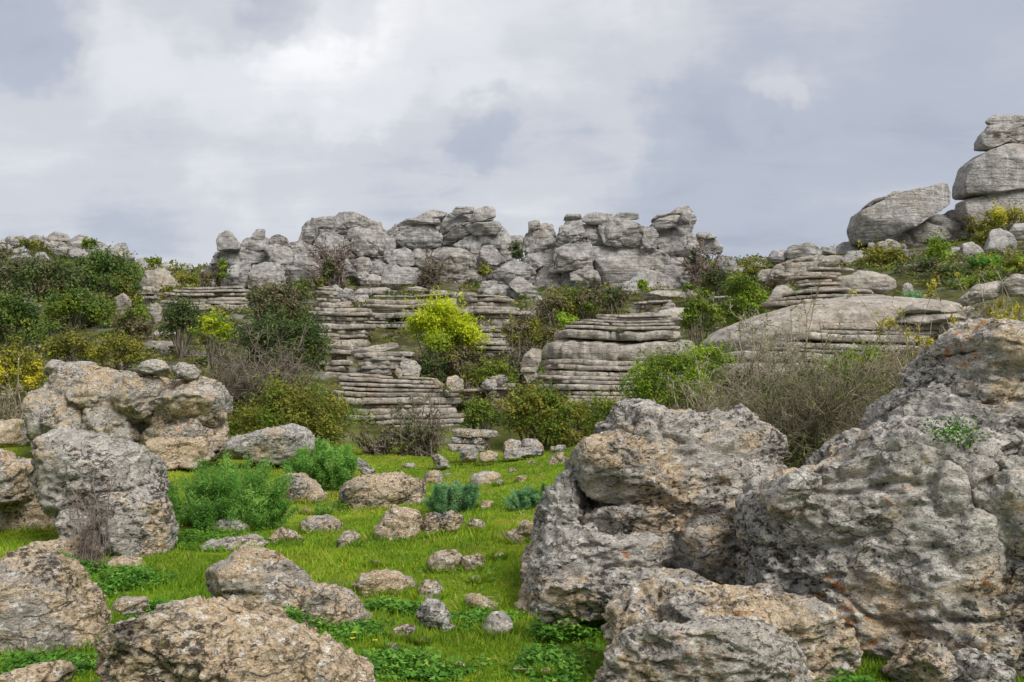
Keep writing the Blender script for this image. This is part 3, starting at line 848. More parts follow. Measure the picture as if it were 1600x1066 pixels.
def fennel(label, lobes, D, leaf='fennel', N=30000, group=None, name='giant_fennel'):
    N = int(N * 1.5)
    """feathery plant: plumes of hair-thin leaflets; lobes: (cx, cy, rx, ry) pixels"""
    sd = nseed(); rng = np.random.RandomState(sd)
    k = D / FPX; pxm = k * 1.5625
    areas = np.array([l[2] * l[3] for l in lobes], float); pr = areas / areas.sum()
    cs = np.array([P(l[0], l[1], D + rng.uniform(-.1, .1)) for l in lobes]); Rs = np.array([[l[2] * k, l[2] * k * .8, l[3] * k] for l in lobes])
    bx, by = (cs[:, 0] * pr).sum(), (cs[:, 1] * pr).sum()
    base = np.array([bx, by, gz(bx, by) - .03])
    npl = int(40 + areas.sum() / 75)
    li = rng.choice(len(lobes), npl, p=pr)
    dd = unit(rng, npl); dd[:, 2] = np.abs(dd[:, 2]) * np.where(rng.rand(npl) < .8, 1, -.8)
    tip = cs[li] + dd * Rs[li] * rng.uniform(.50, 1.14, npl)[:, None]
    foot = base + np.stack([(cs[li, 0] - bx) * .8 + (tip[:, 0] - cs[li, 0]) * .55, rng.normal(size=npl) * .3 * Rs[li, 1], np.zeros(npl)], 1)
    K = 7; t = np.linspace(0, 1, K)[None, :, None]
    mid = foot * .45 + tip * .55; mid[:, 2] += .15 * Rs[li, 2]
    stem = foot[:, None] * (1 - t) ** 2 + 2 * mid[:, None] * t * (1 - t) + tip[:, None] * t ** 2
    root = empty(name, base, label, 'plant', group)
    V, F = tubes(stem, np.full(npl, .006), np.full(npl, .002), 3)
    tn = np.repeat(rng.uniform(0, .4, npl), K * 3)
    put('stalks', V, F, LEAF[leaf], root, tone=tn)
    # leaflets: thin slivers around the outer half of every stalk
    pi = rng.randint(0, npl, N); u = rng.uniform(.12, 1.0, N) ** .75
    a = np.clip(u * (K - 1), 0, K - 1.001); i0 = a.astype(int); fr = (a - i0)[:, None]
    p0 = stem[pi, i0] * (1 - fr) + stem[pi, i0 + 1] * fr
    pr_ = (.155 * Rs[li].mean(1))[pi]
    off = unit(rng, N) * (pr_ * rng.uniform(0, 1, N) ** .5)[:, None]
    p0 = p0 + off
    p0[:, 2] = np.maximum(p0[:, 2], ground_z(p0[:, 0], p0[:, 1]) + .02)
    ax = tip[pi] - base; ax /= np.linalg.norm(ax, axis=1)[:, None]
    dr = ax * .30 + unit(rng, N) * 1.0; dr /= np.linalg.norm(dr, axis=1)[:, None]
    ln = pxm * rng.uniform(2.0, 4.6, N)
    sd_ = np.cross(dr, unit(rng, N)); sd_ /= np.linalg.norm(sd_, axis=1)[:, None] + 1e-9
    wd = pxm * .36
    V = np.stack([p0 - sd_ * wd, p0 + sd_ * wd, p0 + dr * ln[:, None]], 1).reshape(-1, 3)
    tone = np.clip(rng.uniform(0, .55, npl)[pi] + rng.uniform(0, .4, N), 0, 1)
    put('feathery_leaves', V, np.arange(len(V)).reshape(-1, 3), LEAF[leaf], root, smooth=False, tone=np.repeat(tone, 3))
    return root

def weed(label, cx, cy, rx, ry, N, leaf='weed', size=.03, group=None, name='leafy_weed', D=None, h=.16):
    """clump of broad-leaved herbs on the ground; pixels give its spread on the ground"""
    rng = np.random.RandomState(nseed())
    D = D or CAM_Z * FPX / (cy - HORIZON)
    D0 = CAM_Z * FPX / max(cy + ry - HORIZON, 40); D1 = CAM_Z * FPX / max(cy - ry - HORIZON, 40)
    c = P(cx, cy, D); k = D / FPX
    rX = rx * k; rY = min((D1 - D0) / 2, 1.3 * rX)
    M = max(5, N // 45)
    q = rng.normal(size=(M, 2)) * .48
    fx, fy = c[0] + q[:, 0] * rX, D + q[:, 1] * rY
    fz = ground_z(fx, fy)
    ci = rng.randint(0, M, N)
    hh = h * np.clip(1.25 - np.hypot(q[:, 0], q[:, 1]), .35, 1.2)
    ang = rng.uniform(0, 2 * math.pi, N); rr = rng.uniform(0, 1, N) ** .6 * .11
    pos = np.stack([fx[ci] + np.cos(ang) * rr, fy[ci] + np.sin(ang) * rr, fz[ci] + hh[ci] * rng.uniform(.2, 1, N)], 1)
    nrm = unit(rng, N) * .55 + (0, 0, .9); nrm /= np.linalg.norm(nrm, axis=1)[:, None]
    base = np.array([c[0], D, gz(c[0], D) - .02])
    root = empty(name, base, label, 'plant', group)
    tone = np.clip(rng.uniform(0, .5, M)[ci] + rng.uniform(0, .5, N), 0, 1)
    V, F = leaves(pos, nrm, size * rng.uniform(.6, 1.5, N), rng, .8)
    put('leaves', V, F, LEAF[leaf], root, smooth=False, tone=np.repeat(tone, 3))
    ns = min(N, M * 3); t = np.linspace(0, 1, 4)[None, :, None]
    foot = np.stack([fx, fy, fz - .02], 1)[ci[:ns]]
    pts = foot[:, None] * (1 - t) + pos[:ns][:, None] * t
    V, F = tubes(pts, np.full(ns, .0025), np.full(ns, .0015), 3)
    put('stems', V, F, LEAF[leaf], root, tone=np.full(len(V), .2))['kind'] = 'stuff'
    return root

# ------------------------------------------------------------------ cliffs on the skyline
def cap(label, s, D, mat=None, name='balanced_rock', **kw):
    kw.setdefault('amp', .14); kw.setdefault('sink', .06)
    return stone(label, s, mat or M_FAR, D, name=name, style='far', **kw)

formation('rock_formation', 'broad low cliff of rounded grey blocks at the left end of the skyline', 47, [
    ('b 150,560 130,470 180,390 300,365 450,350 620,340 740,400 800,500 810,600 500,620 250,620', 2.2, dict(part='rock_mass')),
    ('b 290,335 320,285 400,266 470,288 500,335 420,360 330,360', 1.0),
    ('b 478,330 490,280 530,266 580,288 602,335 540,350', 1.0),
    ('b 105,490 115,410 170,358 280,345 430,338 490,385 475,432 330,450 230,490 150,520', .5),
    ('b 440,345 520,328 600,345 645,445 560,455 490,440 475,390', .5),
    ('b 600,318 680,304 775,385 762,415 690,410 630,380', .9),
    ('b 175,575 195,490 290,440 352,440 354,590 285,612 200,610', -.3, dict(n=3.2)),
    ('b 345,595 350,440 430,424 520,440 562,500 577,570 480,598 400,605', -.5, dict(n=3.2)),
    ('b 570,588 562,500 540,450 640,448 705,460 752,515 742,565 650,592', -.2, dict(n=3)),
    ('b 640,455 640,380 710,400 785,455 825,560 765,575 740,490', .4),
    ('b 50,540 60,490 110,480 140,540 120,590 60,590', 1.5),
], M_FAR)
cap('small head-shaped stone balanced at the left edge of the skyline cliff', 'b 160,352 148,300 152,252 200,238 242,262 292,322 290,350 220,356', 47.6)
cap('little square knob standing on top of the left skyline cliff', 'b 380,290 378,262 398,232 446,236 446,285', 48.3)

formation('rock_formation', 'craggy pyramid of fractured grey blocks, second from left on the skyline', 49, [
    ('b 650,600 660,330 720,220 900,150 1090,190 1230,280 1290,400 1280,600 1000,640', 2.0, dict(part='rock_mass', amp=.2, cracks=2.2)),
    ('b 655,310 690,210 742,168 782,172 782,255 740,325', .8),
    ('b 770,222 775,175 805,150 882,155 872,222', .9),
    ('b 860,255 878,160 908,112 1000,118 1082,150 1102,195 1085,240 960,258', .4, dict(cracks=2.0)),
    ('b 960,300 980,230 1080,200 1130,240 1100,290', .6),
    ('b 1085,260 1092,190 1170,188 1192,245 1130,275', .9),
    ('b 760,300 800,248 900,258 965,300 955,400 860,420 790,400', .0, dict(cracks=1.8)),
    ('b 990,300 1060,233 1118,238 1132,300 1155,385 1040,395 1000,360', -.2),
    ('b 1118,255 1200,248 1265,290 1265,385 1160,390', .2),
    ('b 690,420 720,330 790,330 830,430 800,490 740,480', .3),
    ('b 775,440 850,398 950,398 1005,480 970,600 850,600 790,520', -.4, dict(cracks=1.8)),
    ('b 960,610 985,500 1030,420 1120,395 1235,388 1255,480 1170,590 1050,630', -.4, dict(cracks=2)),
    ('b 1008,475 1030,418 1100,408 1122,470 1085,522 1030,525', -.9),
    ('b 1055,590 1060,540 1120,508 1182,528 1165,592 1100,600', -1.1),
    ('b 1025,525 1080,480 1100,520 1060,550', -1.0),
], M_FAR)
formation('rock_formation', 'tall skyline cliff with thin bedded cap and rounded knob, left of the gap', 49, [
    ('c 20,600 40,300 150,190 400,140 650,160 760,280 800,420 780,600 400,640', 2.3, dict(part='rock_mass', amp=.18)),
    ('c 55,290 100,218 200,196 300,208 362,268 352,332 200,368 115,335', 0, dict(cracks=1.8)),
    ('c 60,212 150,166 262,152 345,196 300,216 120,204', .6, dict(n=3)),
    ('c 100,188 200,158 330,168 340,192 180,200', .3, dict(n=3)),
    ('c 215,152 300,108 385,128 345,182 260,170', .9),
    ('c 345,245 398,130 450,100 548,94 560,172 440,212 375,262', .3),
    ('c 420,130 450,96 552,92 548,128 470,140', .1, dict(n=3)),
    ('c 358,302 420,232 560,172 660,164 722,210 704,250 560,262 420,312', -.3),
    ('c 530,230 560,198 690,190 725,225 700,262 560,262', -.6),
    ('c 570,272 640,240 722,260 722,342 640,350 600,332', -.3),
    ('c 430,318 560,266 604,330 592,405 500,380', -.2),
    ('c 585,425 620,342 680,328 748,432 700,455 600,448', -.6),
    ('c 540,420 550,330 610,330 600,440', -.2),
    ('c 722,405 730,262 770,242 802,330 804,422 760,434', 0),
    ('c 780,275 870,272 882,345 850,400 805,390', 1.6),
    ('c 20,440 58,360 120,338 182,378 186,452 120,480', -.8),
    ('c 165,400 210,350 300,360 320,440 250,480 180,470', -.5),
    ('c 298,448 308,362 360,333 480,348 565,402 588,464 490,466 420,446', -1.1, dict(n=3)),
    ('c 328,608 316,462 440,446 560,460 645,522 610,608 480,630', -1.0, dict(n=3)),
    ('c 0,420 0,300 50,270 70,350 40,430', .3),
], M_FAR)
cap('rounded knob crowning the highest point of the middle skyline cliff', 'c 535,175 568,110 620,80 682,98 694,152 600,172', 48.6)
formation('rock_formation', 'massive skyline cliff of big square blocks over a smooth wall, right of the gap', 47.5, [
    ('c 700,600 860,430 1050,330 1300,200 1600,230 1700,400 1800,600 1200,680', 2.6, dict(part='rock_mass')),
    ('c 876,355 880,268 910,224 1000,214 1062,240 1084,335 1000,395 900,395', 1.2),
    ('c 1075,325 1108,212 1150,158 1222,158 1274,272 1182,314 1110,340', -.2, dict(n=3)),
    ('c 1238,185 1300,168 1345,190 1384,338 1280,334 1258,262', .5, dict(n=3)),
    ('d 136,195 170,172 300,162 392,190 424,240 424,335 385,354 330,334 185,334', -.2, dict(n=3.4)),
    ('d 405,205 480,218 518,270 514,352 440,344 415,312', .3, dict(n=3)),
    ('c 1035,495 1078,352 1190,308 1252,350 1315,474 1180,484', -.6),
    ('c 1228,335 1290,318 1328,402 1302,435 1240,375', -.2),
    ('c 935,590 955,425 1000,368 1084,340 1100,480 1132,615 1040,640 950,630', .2, dict(n=3)),
    ('c 1110,520 1180,490 1200,650 1130,660', .2),
    ('c 1165,505 1280,468 1334,500 1368,615 1290,608 1195,660', -.8, dict(n=3)),
    ('d 105,345 330,333 445,370 484,470 430,610 330,650 170,640 140,560', -.2, dict(n=4, amp=.07, cracks=0)),
    ('d 415,372 520,368 640,428 702,470 782,540 834,615 700,630 580,580 450,470', .2),
    ('d 335,570 415,478 520,488 640,548 724,570 744,648 600,660 430,660', -.8),
    ('d 270,650 300,570 380,560 430,640 380,690 300,680', -.4),
    ('c 675,550 698,480 800,428 880,438 944,500 925,575 760,580', -.2),
    ('c 860,440 900,385 980,380 1000,450 920,500', .5),
], M_FAR)
cap('small rounded stone on the narrow block by the gap in the skyline, left one', 'c 908,226 908,190 940,178 962,182 978,218 940,230', 49.2)
cap('small rounded stone on the narrow block by the gap in the skyline, right one', 'c 972,224 1000,193 1052,200 1058,234 1010,236', 49.2)
cap('flat dark cap on the square block of the main skyline cliff', 'c 1126,175 1148,140 1222,138 1228,164 1170,170', 47.8, n=3)
cap('weathered flat slab lying left on top of the massive skyline cliff', 'd 36,172 70,140 122,124 224,138 224,188 110,194', 48, n=3)
cap('weathered flat slab lying right on top of the massive skyline cliff', 'd 232,170 268,130 382,134 386,164 300,172', 48, n=3)
formation('rock_formation', 'leaning stack of blocks with dark bedded cap at the right end of the skyline cliffs', 50, [
    ('d 495,250 560,200 740,196 754,282 690,400 610,410 528,375', 0),
    ('d 466,212 520,168 620,134 664,150 664,198 540,228', -.2),
    ('d 658,200 664,128 722,118 752,150 748,194', -.4),
    ('d 476,190 520,140 590,128 640,90 710,80 738,120 620,138', -.1, dict(n=3)),
    ('d 585,395 660,280 742,268 764,332 705,400', -.6),
    ('d 752,335 758,282 860,278 914,350 902,380 800,376', .2),
    ('d 758,276 768,246 842,254 874,282 800,290', .1, dict(n=3)),
    ('d 560,420 620,400 700,410 740,470 640,480', -.4),
    ('d 870,490 895,390 990,416 1028,482 1005,530 890,530', .8),
    ('d 1000,520 1030,475 1100,470 1180,500 1240,500 1240,560 1020,570', 1.0),
], M_FAR)
cap('cracked pale boulder tumbled against the foot of the craggy pyramid cliff', 'b 1178,568 1198,470 1240,433 1300,468 1400,468 1458,530 1432,584 1350,594 1310,626 1250,604', 45.6, name='boulder', sink=.0, facets=8)
formation('boulder', 'long split boulder leaning down to the right below the skyline gap', 43.5, [
    ('c 780,580 830,533 870,528 944,600 960,640 900,660 850,640', 0),
    ('c 850,670 900,655 965,640 1024,702 965,786 900,744', -.1),
    ('c 775,600 830,640 860,690 920,770 860,720 800,650', .3)], M_FAR, facets=6, sink=0)
formation('rock_pile', 'pile of broken grey blocks beside the long leaning boulder', 44.5, [
    ('c 590,625 620,558 700,556 710,600 640,640', 0), ('c 640,650 690,570 782,588 806,655 700,665', -.4), ('c 620,640 650,600 690,650', -.6)], M_FAR, cat='rock')
formation('rock_pile', 'broken pale blocks below the left skyline cliff, above the layered column', 43.5, [
    ('b 860,600 900,580 960,640 920,690 870,650', .4), ('b 920,640 960,600 1000,620 1000,670 950,680', 0), ('b 970,680 985,648 1015,660 1010,690', -.5),
    ('b 990,700 1030,650 1090,650 1095,715 1020,720', -.3), ('b 1000,640 1050,600 1120,610 1110,650 1040,660', .4), ('b 930,690 980,680 1000,710 960,720', -.6)], M_FAR)
formation('boulder', 'flat pale slabs lying in a row at the foot of the skyline cliff', 44.5, [
    ('b 1105,640 1120,600 1200,596 1270,620 1250,640', 0, dict(part='slab')), ('b 1340,625 1360,598 1420,592 1480,620 1430,632', -.4, dict(part='slab')),
    ('b 1470,632 1500,612 1580,618 1600,640 1520,640', -.2, dict(part='slab')), ('c 390,645 430,625 560,630 570,652 450,660', -.4, dict(part='slab'))], M_STRATA, n=3)

# ridge to the right of the cliffs
formation('rock_ledge', 'flat cracked slab overhanging the ridge right of the skyline cliffs', 39, [
    ('d 1213,410 1240,368 1310,366 1334,412 1300,444 1230,444', 0, dict(n=3)), ('d 1316,380 1350,335 1470,314 1544,360 1532,388 1400,416 1336,416', -.3, dict(n=3)),
    ('d 1535,385 1550,340 1620,350 1620,385', .2, dict(part='block'))], M_FAR)
formation('rock_ledge', 'smooth pale rock slope under the overhanging slab on the right ridge', 37, [
    ('f 0,330 30,250 90,208 220,172 330,148 460,180 490,225 400,260 200,290 60,345', 0), ('f 330,210 360,160 460,160 480,225', -.5), ('f -60,300 -40,250 50,240 60,310', 1.0)], M_STRATA, sink=.3)
cap('lone round stone on the skyline between the cliffs and the right ridge', 'd 1104,475 1130,438 1182,464 1155,494', 44, name='stone')
cap('weathered low rock on the right ridge beside the tilted block', 'e 420,930 478,872 572,868 604,920 560,970 450,966', 40, name='boulder')
formation('boulder', 'jumbled pale blocks below the tilted block on the right ridge', 37, [
    ('e 690,940 698,880 780,848 872,900 894,980 780,990', 0), ('e 480,1000 520,930 640,910 680,990 560,1020', .4), ('e 640,960 640,880 690,880 700,960', .6)], M_FAR)
formation('boulder', 'huge tilted rectangular block propped on the right ridge', 38, [
    ('e 570,874 543,780 572,680 640,645 820,560 1000,525 1100,492 1152,486 1188,540 1188,622 1050,704 900,794 720,866 620,888', 0, dict(n=7, amp=.04, facets=5, cracks=0, smoothk=.6, grow=.955)),
    ('e 580,692 640,640 820,543 890,514 994,524 830,592 700,654 600,704', .6, dict(part='slab', n=3))], M_FAR)
formation('boulder', 'big grey rock under the huge tilted block on the right ridge', 39, [
    ('e 750,890 900,780 1080,690 1205,650 1242,700 1304,790 1294,875 1100,960 900,1010 800,960', .3, dict(amp=.1)),
    ('e 640,960 700,860 900,800 960,850 900,960', 1.4)], M_FAR)
formation('rock_tower', 'towering rounded grey rock with a crack across it at the right edge', 39, [
    ('e 1218,590 1212,500 1258,380 1350,308 1480,258 1600,246 1800,256 1850,540 1600,545 1400,585', 0, dict(n=4, amp=.06, cracks=0, facets=5, grow=.965)),
    ('e 1215,720 1222,605 1400,570 1600,540 1850,545 1870,780 1400,800 1260,790', .2, dict(n=4, amp=.06, cracks=0, facets=5, grow=.965))], M_FAR)
cap('head-shaped boulder balanced on the tower at the right edge', 'e 1310,300 1303,262 1312,232 1340,200 1388,128 1480,118 1600,113 1700,130 1750,200 1700,262 1500,252 1380,306', 39.6, amp=.12, cracks=1.6, grow=.95, sink=0)
cap('thin flat stone topping the tower at the right edge', 'e 1388,108 1430,74 1550,56 1640,80 1664,112 1480,128 1400,122', 40, n=3)
cap('pointed grey boulder in scrub below the tower at the right edge', 'e 1368,940 1418,798 1470,783 1532,830 1575,940 1480,970', 33, name='boulder')
cap('left one of two pale blocks below the big grey rock on the right slope', 'e 1078,980 1150,908 1222,898 1224,990 1110,1010', 33, name='boulder')
cap('right one of two pale blocks below the big grey rock on the right slope', 'e 1218,985 1230,888 1290,873 1362,930 1374,980 1250,1012', 32.6, name='boulder')
cap('half-hidden boulder at the right edge just under the tower scrub', 'e 1505,830 1560,758 1650,756 1710,840 1560,850', 33.5, name='boulder')

# ------------------------------------------------------------------ far-left ridge
def far_ridge():
    rng = np.random.RandomState(4)
    blocks = [('a 300,400 310,280 340,255 390,262 420,300 430,400', 0, dict(part='block')), ('a 420,400 430,290 480,265 530,280 560,330 540,400', .5), ('a 0,330 20,295 80,290 110,330 60,350', 0),
              ('a 60,320 90,280 140,278 165,310 110,325', 1), ('a 165,320 190,280 230,272 260,310 200,330', 1), ('a 255,320 270,285 310,280 320,330', 2), ('a 545,370 570,320 630,315 665,350 650,390 580,395', 0),
              ('a 690,360 730,325 770,318 790,370 740,390', -1), ('a 430,380 460,345 510,340 530,375 480,390', -2), ('a 350,410 400,375 460,375 450,420 380,425', -3), ('a 330,370 360,335 410,345 400,380', -1),
              ('a 150,340 190,320 250,330 240,360 170,360', -1), ('a 0,360 30,325 80,330 70,370', -2)]
    root = formation('rock_ridge', 'distant rocky ridge of small grey boulders on the left skyline', 97, blocks, M_FAR, facets=5)
    extra = []
    for i in range(46):
        x = rng.uniform(-10, 300); yy = np.interp(x, [0, 90, 160, 200, 300], [376, 372, 390, 402, 420]) + rng.uniform(-2, 22)
        w = rng.uniform(5, 13); h = w * rng.uniform(.45, .8)
        an = np.linspace(0, 2 * math.pi, 9)[:-1] + rng.uniform(-.2, .2, 8)
        pl = np.stack([x + w * np.cos(an) * rng.uniform(.8, 1.1, 8), yy - h * np.sin(an) * rng.uniform(.8, 1.1, 8)], 1)
        V, F = lump(pl, 95 - (yy - 370) * .25, seed=nseed(), amp=.15, facets=5)
        put('block', V, F, M_FAR, root)
    for k, y in enumerate((372, 377, 382, 387)):
        V, F = slab(76 - k, 104 + k, y, y + 4.6, 94, .7, nseed(), wav=.3)
        put('slab', V, F, M_STRATA, root)
far_ridge()
cap('pale dome-shaped boulder above the trees at far left, left of a pair', 'a 45,446 80,402 150,374 192,420 180,448', 72, name='boulder')
cap('pale dome-shaped boulder above the trees at far left, right of a pair', 'a 180,432 222,373 270,383 302,424 250,440', 72, name='boulder')
formation('boulder', 'big pale angular boulder in the scrub left of the skyline cliffs', 56, [
    ('a 862,590 920,492 1000,478 1062,490 1020,560 960,600', .4), ('a 950,600 980,540 1030,510 1112,575 1080,625 1000,636', 0), ('a 850,620 900,588 980,600 990,640 900,650', -.2)], M_STRATA)
cap('upright oval pale stone beside the wide left strata', 'a 932,805 936,720 970,698 1002,730 998,792 962,825', 42, M_STRATA, name='boulder')
cap('pale rock showing between two dark trees on the left', 'a 725,740 728,660 770,640 812,680 804,725', 46, M_STRATA, name='boulder')
formation('boulder', 'small pale rocks under the dark sparse tree at left', 35, [
    ('a 960,1010 965,970 1020,955 1050,990 1040,1040 990,1045', 0), ('a 890,1000 920,930 1060,935 1080,965 960,975', .5), ('a 920,1030 930,990 960,1000 965,1040', -.2),
    ('a 970,880 1000,855 1090,880 1080,905 990,900', 1.0), ('a 1150,1020 1200,990 1240,1030 1200,1060', -.4)], M_STRATA)

# ------------------------------------------------------------------ layered outcrops
def L(*v): return list(v)
strata('layered_outcrop', 'wide layered ledges under the left skyline cliff', 43, [(446, 286, 385), (460, 262, 392), (470, 248, 400), (500, 330, 400), (520, 250, 400)], L(446, 450, 455, 460, 468, 472, 482, 487, 492, 497, 504, 512, 522), back=.10, ratio=.35)
strata('layered_outcrop', 'small stack of thin slabs under the big pale angular boulder', 45, [(450, 222, 252), (475, 224, 250)], L(450, 456, 460, 464, 469, 476, 484), ratio=.7, split=0)
strata('layered_outcrop', 'little stack of pale slabs among trees at far left', 44, [(466, 18, 50), (486, 20, 58)], L(465, 470, 475, 481, 488, 496), ratio=.7)
strata('layered_outcrop', 'narrow column of stacked layers with conical top, left of the lime tree', 35, [(447, 497, 518), (458, 494, 528), (470, 490, 534), (474, 490, 534), (479, 490, 582), (510, 489, 583), (545, 492, 584)],
       L(447, 451, 455, 460, 465, 470, 478, 487, 493, 500, 506, 514, 521, 529, 540, 552), back=.06, ratio=.7, split=.15)
strata('layered_outcrop', 'long pale layered ledges behind the lime tree', 38, [(458, 575, 700), (470, 572, 715), (480, 568, 700), (520, 570, 720), (560, 575, 730)],
       L(458, 464, 471, 478, 486, 493, 499, 505, 511, 517, 524, 531, 540, 552), back=.08, ratio=.4)
strata('layered_outcrop', 'cone of curved layers to the right of the lime tree', 34.5, [(462, 735, 790), (470, 726, 806), (485, 720, 815), (499, 716, 836), (505, 740, 815), (530, 738, 795), (550, 735, 790)],
       L(462, 466, 471, 477, 483, 490, 499, 508, 514, 520, 527, 534, 542, 552), back=.07, ratio=.6, split=.1)
strata('layered_outcrop', 'low rounded ledges at the foot of the curved cone, behind green bushes', 31, [(520, 690, 770), (535, 690, 782), (545, 700, 792), (570, 700, 795)], L(521, 527, 533, 540, 547, 562, 578), ratio=.6)
strata('layered_outcrop', 'left stack of rounded layers beside the dark green dome bush', 30.5, [(510, 480, 508), (517, 470, 528), (527, 480, 530), (534, 500, 545), (545, 503, 549), (595, 495, 549)],
       L(510, 514, 518, 526, 531, 535, 548, 556, 564, 572, 581, 592), back=.05, ratio=.7, split=0)
def twisted():
    root = None; made = []
    lay = [(549, 648, 559, 567, -.03), (562, 640, 566, 573, -.05), (556, 632, 572, 580, -.06), (553, 628, 579, 586, -.07), (560, 622, 585, 592, -.05), (575, 612, 590, 595, 0)]
    for i, (xl, xr, y0, y1, tl) in enumerate(lay):
        made.append(slab(xl, xr, y0 - 8, y1 - 8, 29 + .03 * i, .55, nseed(), wav=.08, tilt=-tl * .6))
    V, F = lump(poly('h 992,205 1010,185 1150,160 1265,144 1276,175 1150,205 1040,232 1005,228'), 29, seed=nseed(), n=3.2, amp=.08, T=.5)
    lo = np.concatenate([m[0] for m in made]).min(0); hi = np.concatenate([m[0] for m in made]).max(0)
    root = empty('layered_outcrop', ((lo[0] + hi[0]) / 2, (lo[1] + hi[1]) / 2, lo[2]), 'tilted block of bent layers topped by a flat pale slab', 'rock')
    for m in made: put('slab', m[0], m[1], M_STRATA, root)
    put('top_slab', V, F, M_STRATA, root)
twisted()
cap('upper flat disc-shaped stone leaning by the tilted bent layers', 'h 1303,295 1312,255 1340,243 1390,260 1428,300 1412,328 1350,322', 28.2, M_PALE, name='stone', T=.14)
cap('lower flat disc-shaped stone leaning by the tilted bent layers', 'h 1298,325 1303,295 1350,325 1420,332 1404,364 1340,358', 28.0, M_PALE, name='stone', T=.16)
cap('small wedge stone propping the two disc-shaped stones', 'h 1272,330 1278,308 1300,312 1310,350 1290,356', 28.0, M_STRATA, name='stone')
strata('layered_outcrop', 'broad lower staircase of straight thin layers facing the meadow', 25.6, [(587, 534, 676), (598, 528, 690), (606, 526, 708), (620, 528, 712), (640, 532, 722), (652, 540, 725), (668, 555, 738), (700, 560, 742)],
       L(587, 592, 598, 604, 609, 617, 622, 631, 637, 648, 654, 666, 674, 684, 696, 712), back=.10, ratio=.5, split=.25, wav=.10)
strata('layered_outcrop', 'short layered step between the staircase and the green thicket', 27, [(606, 718, 757), (625, 722, 760), (640, 725, 765)], L(605, 611, 616, 622, 628, 636), ratio=.7)
strata('layered_outcrop', 'pale layered step right of the two perched stones', 27.5, [(598, 770, 815), (610, 762, 812), (636, 756, 800)], L(598, 604, 610, 616, 622, 629, 638), ratio=.7)
cap('round fissured stone perched on the edge of the layered staircase', 'i 388,490 400,440 450,427 490,458 494,508 430,522', 26.3, M_PALE, name='stone')
cap('finger-shaped stone lying left of the round fissured stone', 'i 308,468 330,454 386,498 372,517 340,500', 26.5, M_PALE, name='stone', sink=0)
cap('left one of two pale stones perched over a dark gap', 'i 608,494 640,450 690,454 702,490 655,512', 26.6, M_PALE, name='stone')
cap('right one of two pale stones perched over a dark gap', 'i 668,442 740,424 768,455 742,482 690,484', 26.8, M_PALE, name='stone')

# the beehive-like outcrop
strata('layered_outcrop', 'big beehive-shaped outcrop with a thick smooth band between thin layers', 24.5, [(489, 950, 1040), (496, 925, 1050), (500, 902, 1050), (515, 866, 1068), (523, 858, 1076), (530, 850, 1086), (548, 838, 1102), (560, 836, 1105), (600, 846, 1085), (640, 858, 1060), (660, 860, 1060)],
       L(489, 493, 497.5, 501, 505, 515, 526, 561, 569, 577, 585, 592, 599, 607, 614, 622, 631, 640, 652, 668, 690), back=.11, ratio=.62, split=.0, wav=.11, gap=.16)
cap('rounded boulder leaning against the left side of the beehive outcrop', ['i 856,370 880,295 930,265 982,268 975,340 950,390 870,385'], 25.5, M_STRATA, name='boulder')
cap('small blocks wedged under the rounded boulder by the beehive outcrop', ['i 880,430 885,390 945,385 950,440 900,470', 'i 860,400 870,378 945,380 940,402'], 25.3, M_STRATA, name='stone')
strata('layered_outcrop', 'thin ledges rising behind the beehive outcrop', 36, [(469, 985, 1052), (478, 978, 1062), (490, 985, 1050), (500, 950, 1030)], L(469, 474, 480, 487, 494, 501), ratio=.6)
cap('pale smooth boulder beside the dark green bush behind the beehive', 'd 500,790 530,740 620,720 712,712 690,790 640,840 540,830', 31, M_STRATA, name='boulder')
strata('layered_outcrop', 'few thin ledges showing above the yellow-green bush', 36, [(462, 1112, 1140), (485, 1102, 1142)], L(462, 467, 472, 478, 485), ratio=.6)
formation('boulder', 'angular blocks at the foot of the massive skyline cliff, by a round bush', 43, [
    ('d 436,672 445,636 520,608 645,620 642,664 560,680', 0, dict(n=3)), ('d 636,690 650,630 700,610 772,640 772,680 700,695', .2, dict(n=3))], M_STRATA)
# right layered mass
strata('layered_outcrop', 'sweeping layered mound with curved dark overhangs on the right slope', 22.5,
       [(415, 1262, 1330), (421, 1236, 1330), (430, 1230, 1312), (445, 1244, 1310), (452, 1238, 1340), (458, 1210, 1385), (466, 1190, 1404), (474, 1170, 1410)],
       L(415, 421, 428, 433, 440, 446, 451, 456, 464, 473), back=.16, ratio=.55, split=.0, wav=.14, gap=.24)
formation('layered_outcrop', 'huge smooth pale slab sweeping across the right slope', 19.5, [
    ('p 1112,536 1130,518 1180,497 1240,478 1320,466 1400,464 1480,470 1520,480 1500,510 1430,540 1340,560 1250,572 1180,572 1125,566', .9, dict(part='smooth_slab', n=2.6, T=2.0, amp=.07, facets=0, cracks=0)),
    ('p 1425,486 1440,472 1480,470 1500,480 1498,488 1450,490', -.1, dict(part='block', T=.6)),
    ('p 1416,502 1440,490 1500,488 1505,500 1450,506', -.2, dict(part='slab', T=.6)),
    ('p 1420,512 1450,504 1510,500 1520,520 1440,530', .2, dict(part='slab', T=.6)),
], M_STRATA, amp=.12)
strata('layered_outcrop', 'rippled thin ledges under the lower edge of the huge smooth slab', 19.0, [(504, 1310, 1500), (514, 1262, 1470), (530, 1228, 1440), (545, 1190, 1436), (560, 1118, 1440), (592, 1115, 1440)],
       L(504, 512, 521, 531, 542, 553, 566, 590), ratio=.35, back=.16, split=.2, wav=.16)
cap('smooth oval boulder capping the sweeping layered mound', 'f 378,325 420,290 540,280 590,240 680,254 790,300 804,350 740,388 620,364 480,364 390,350', 24.2, M_STRATA, name='boulder', amp=.12)
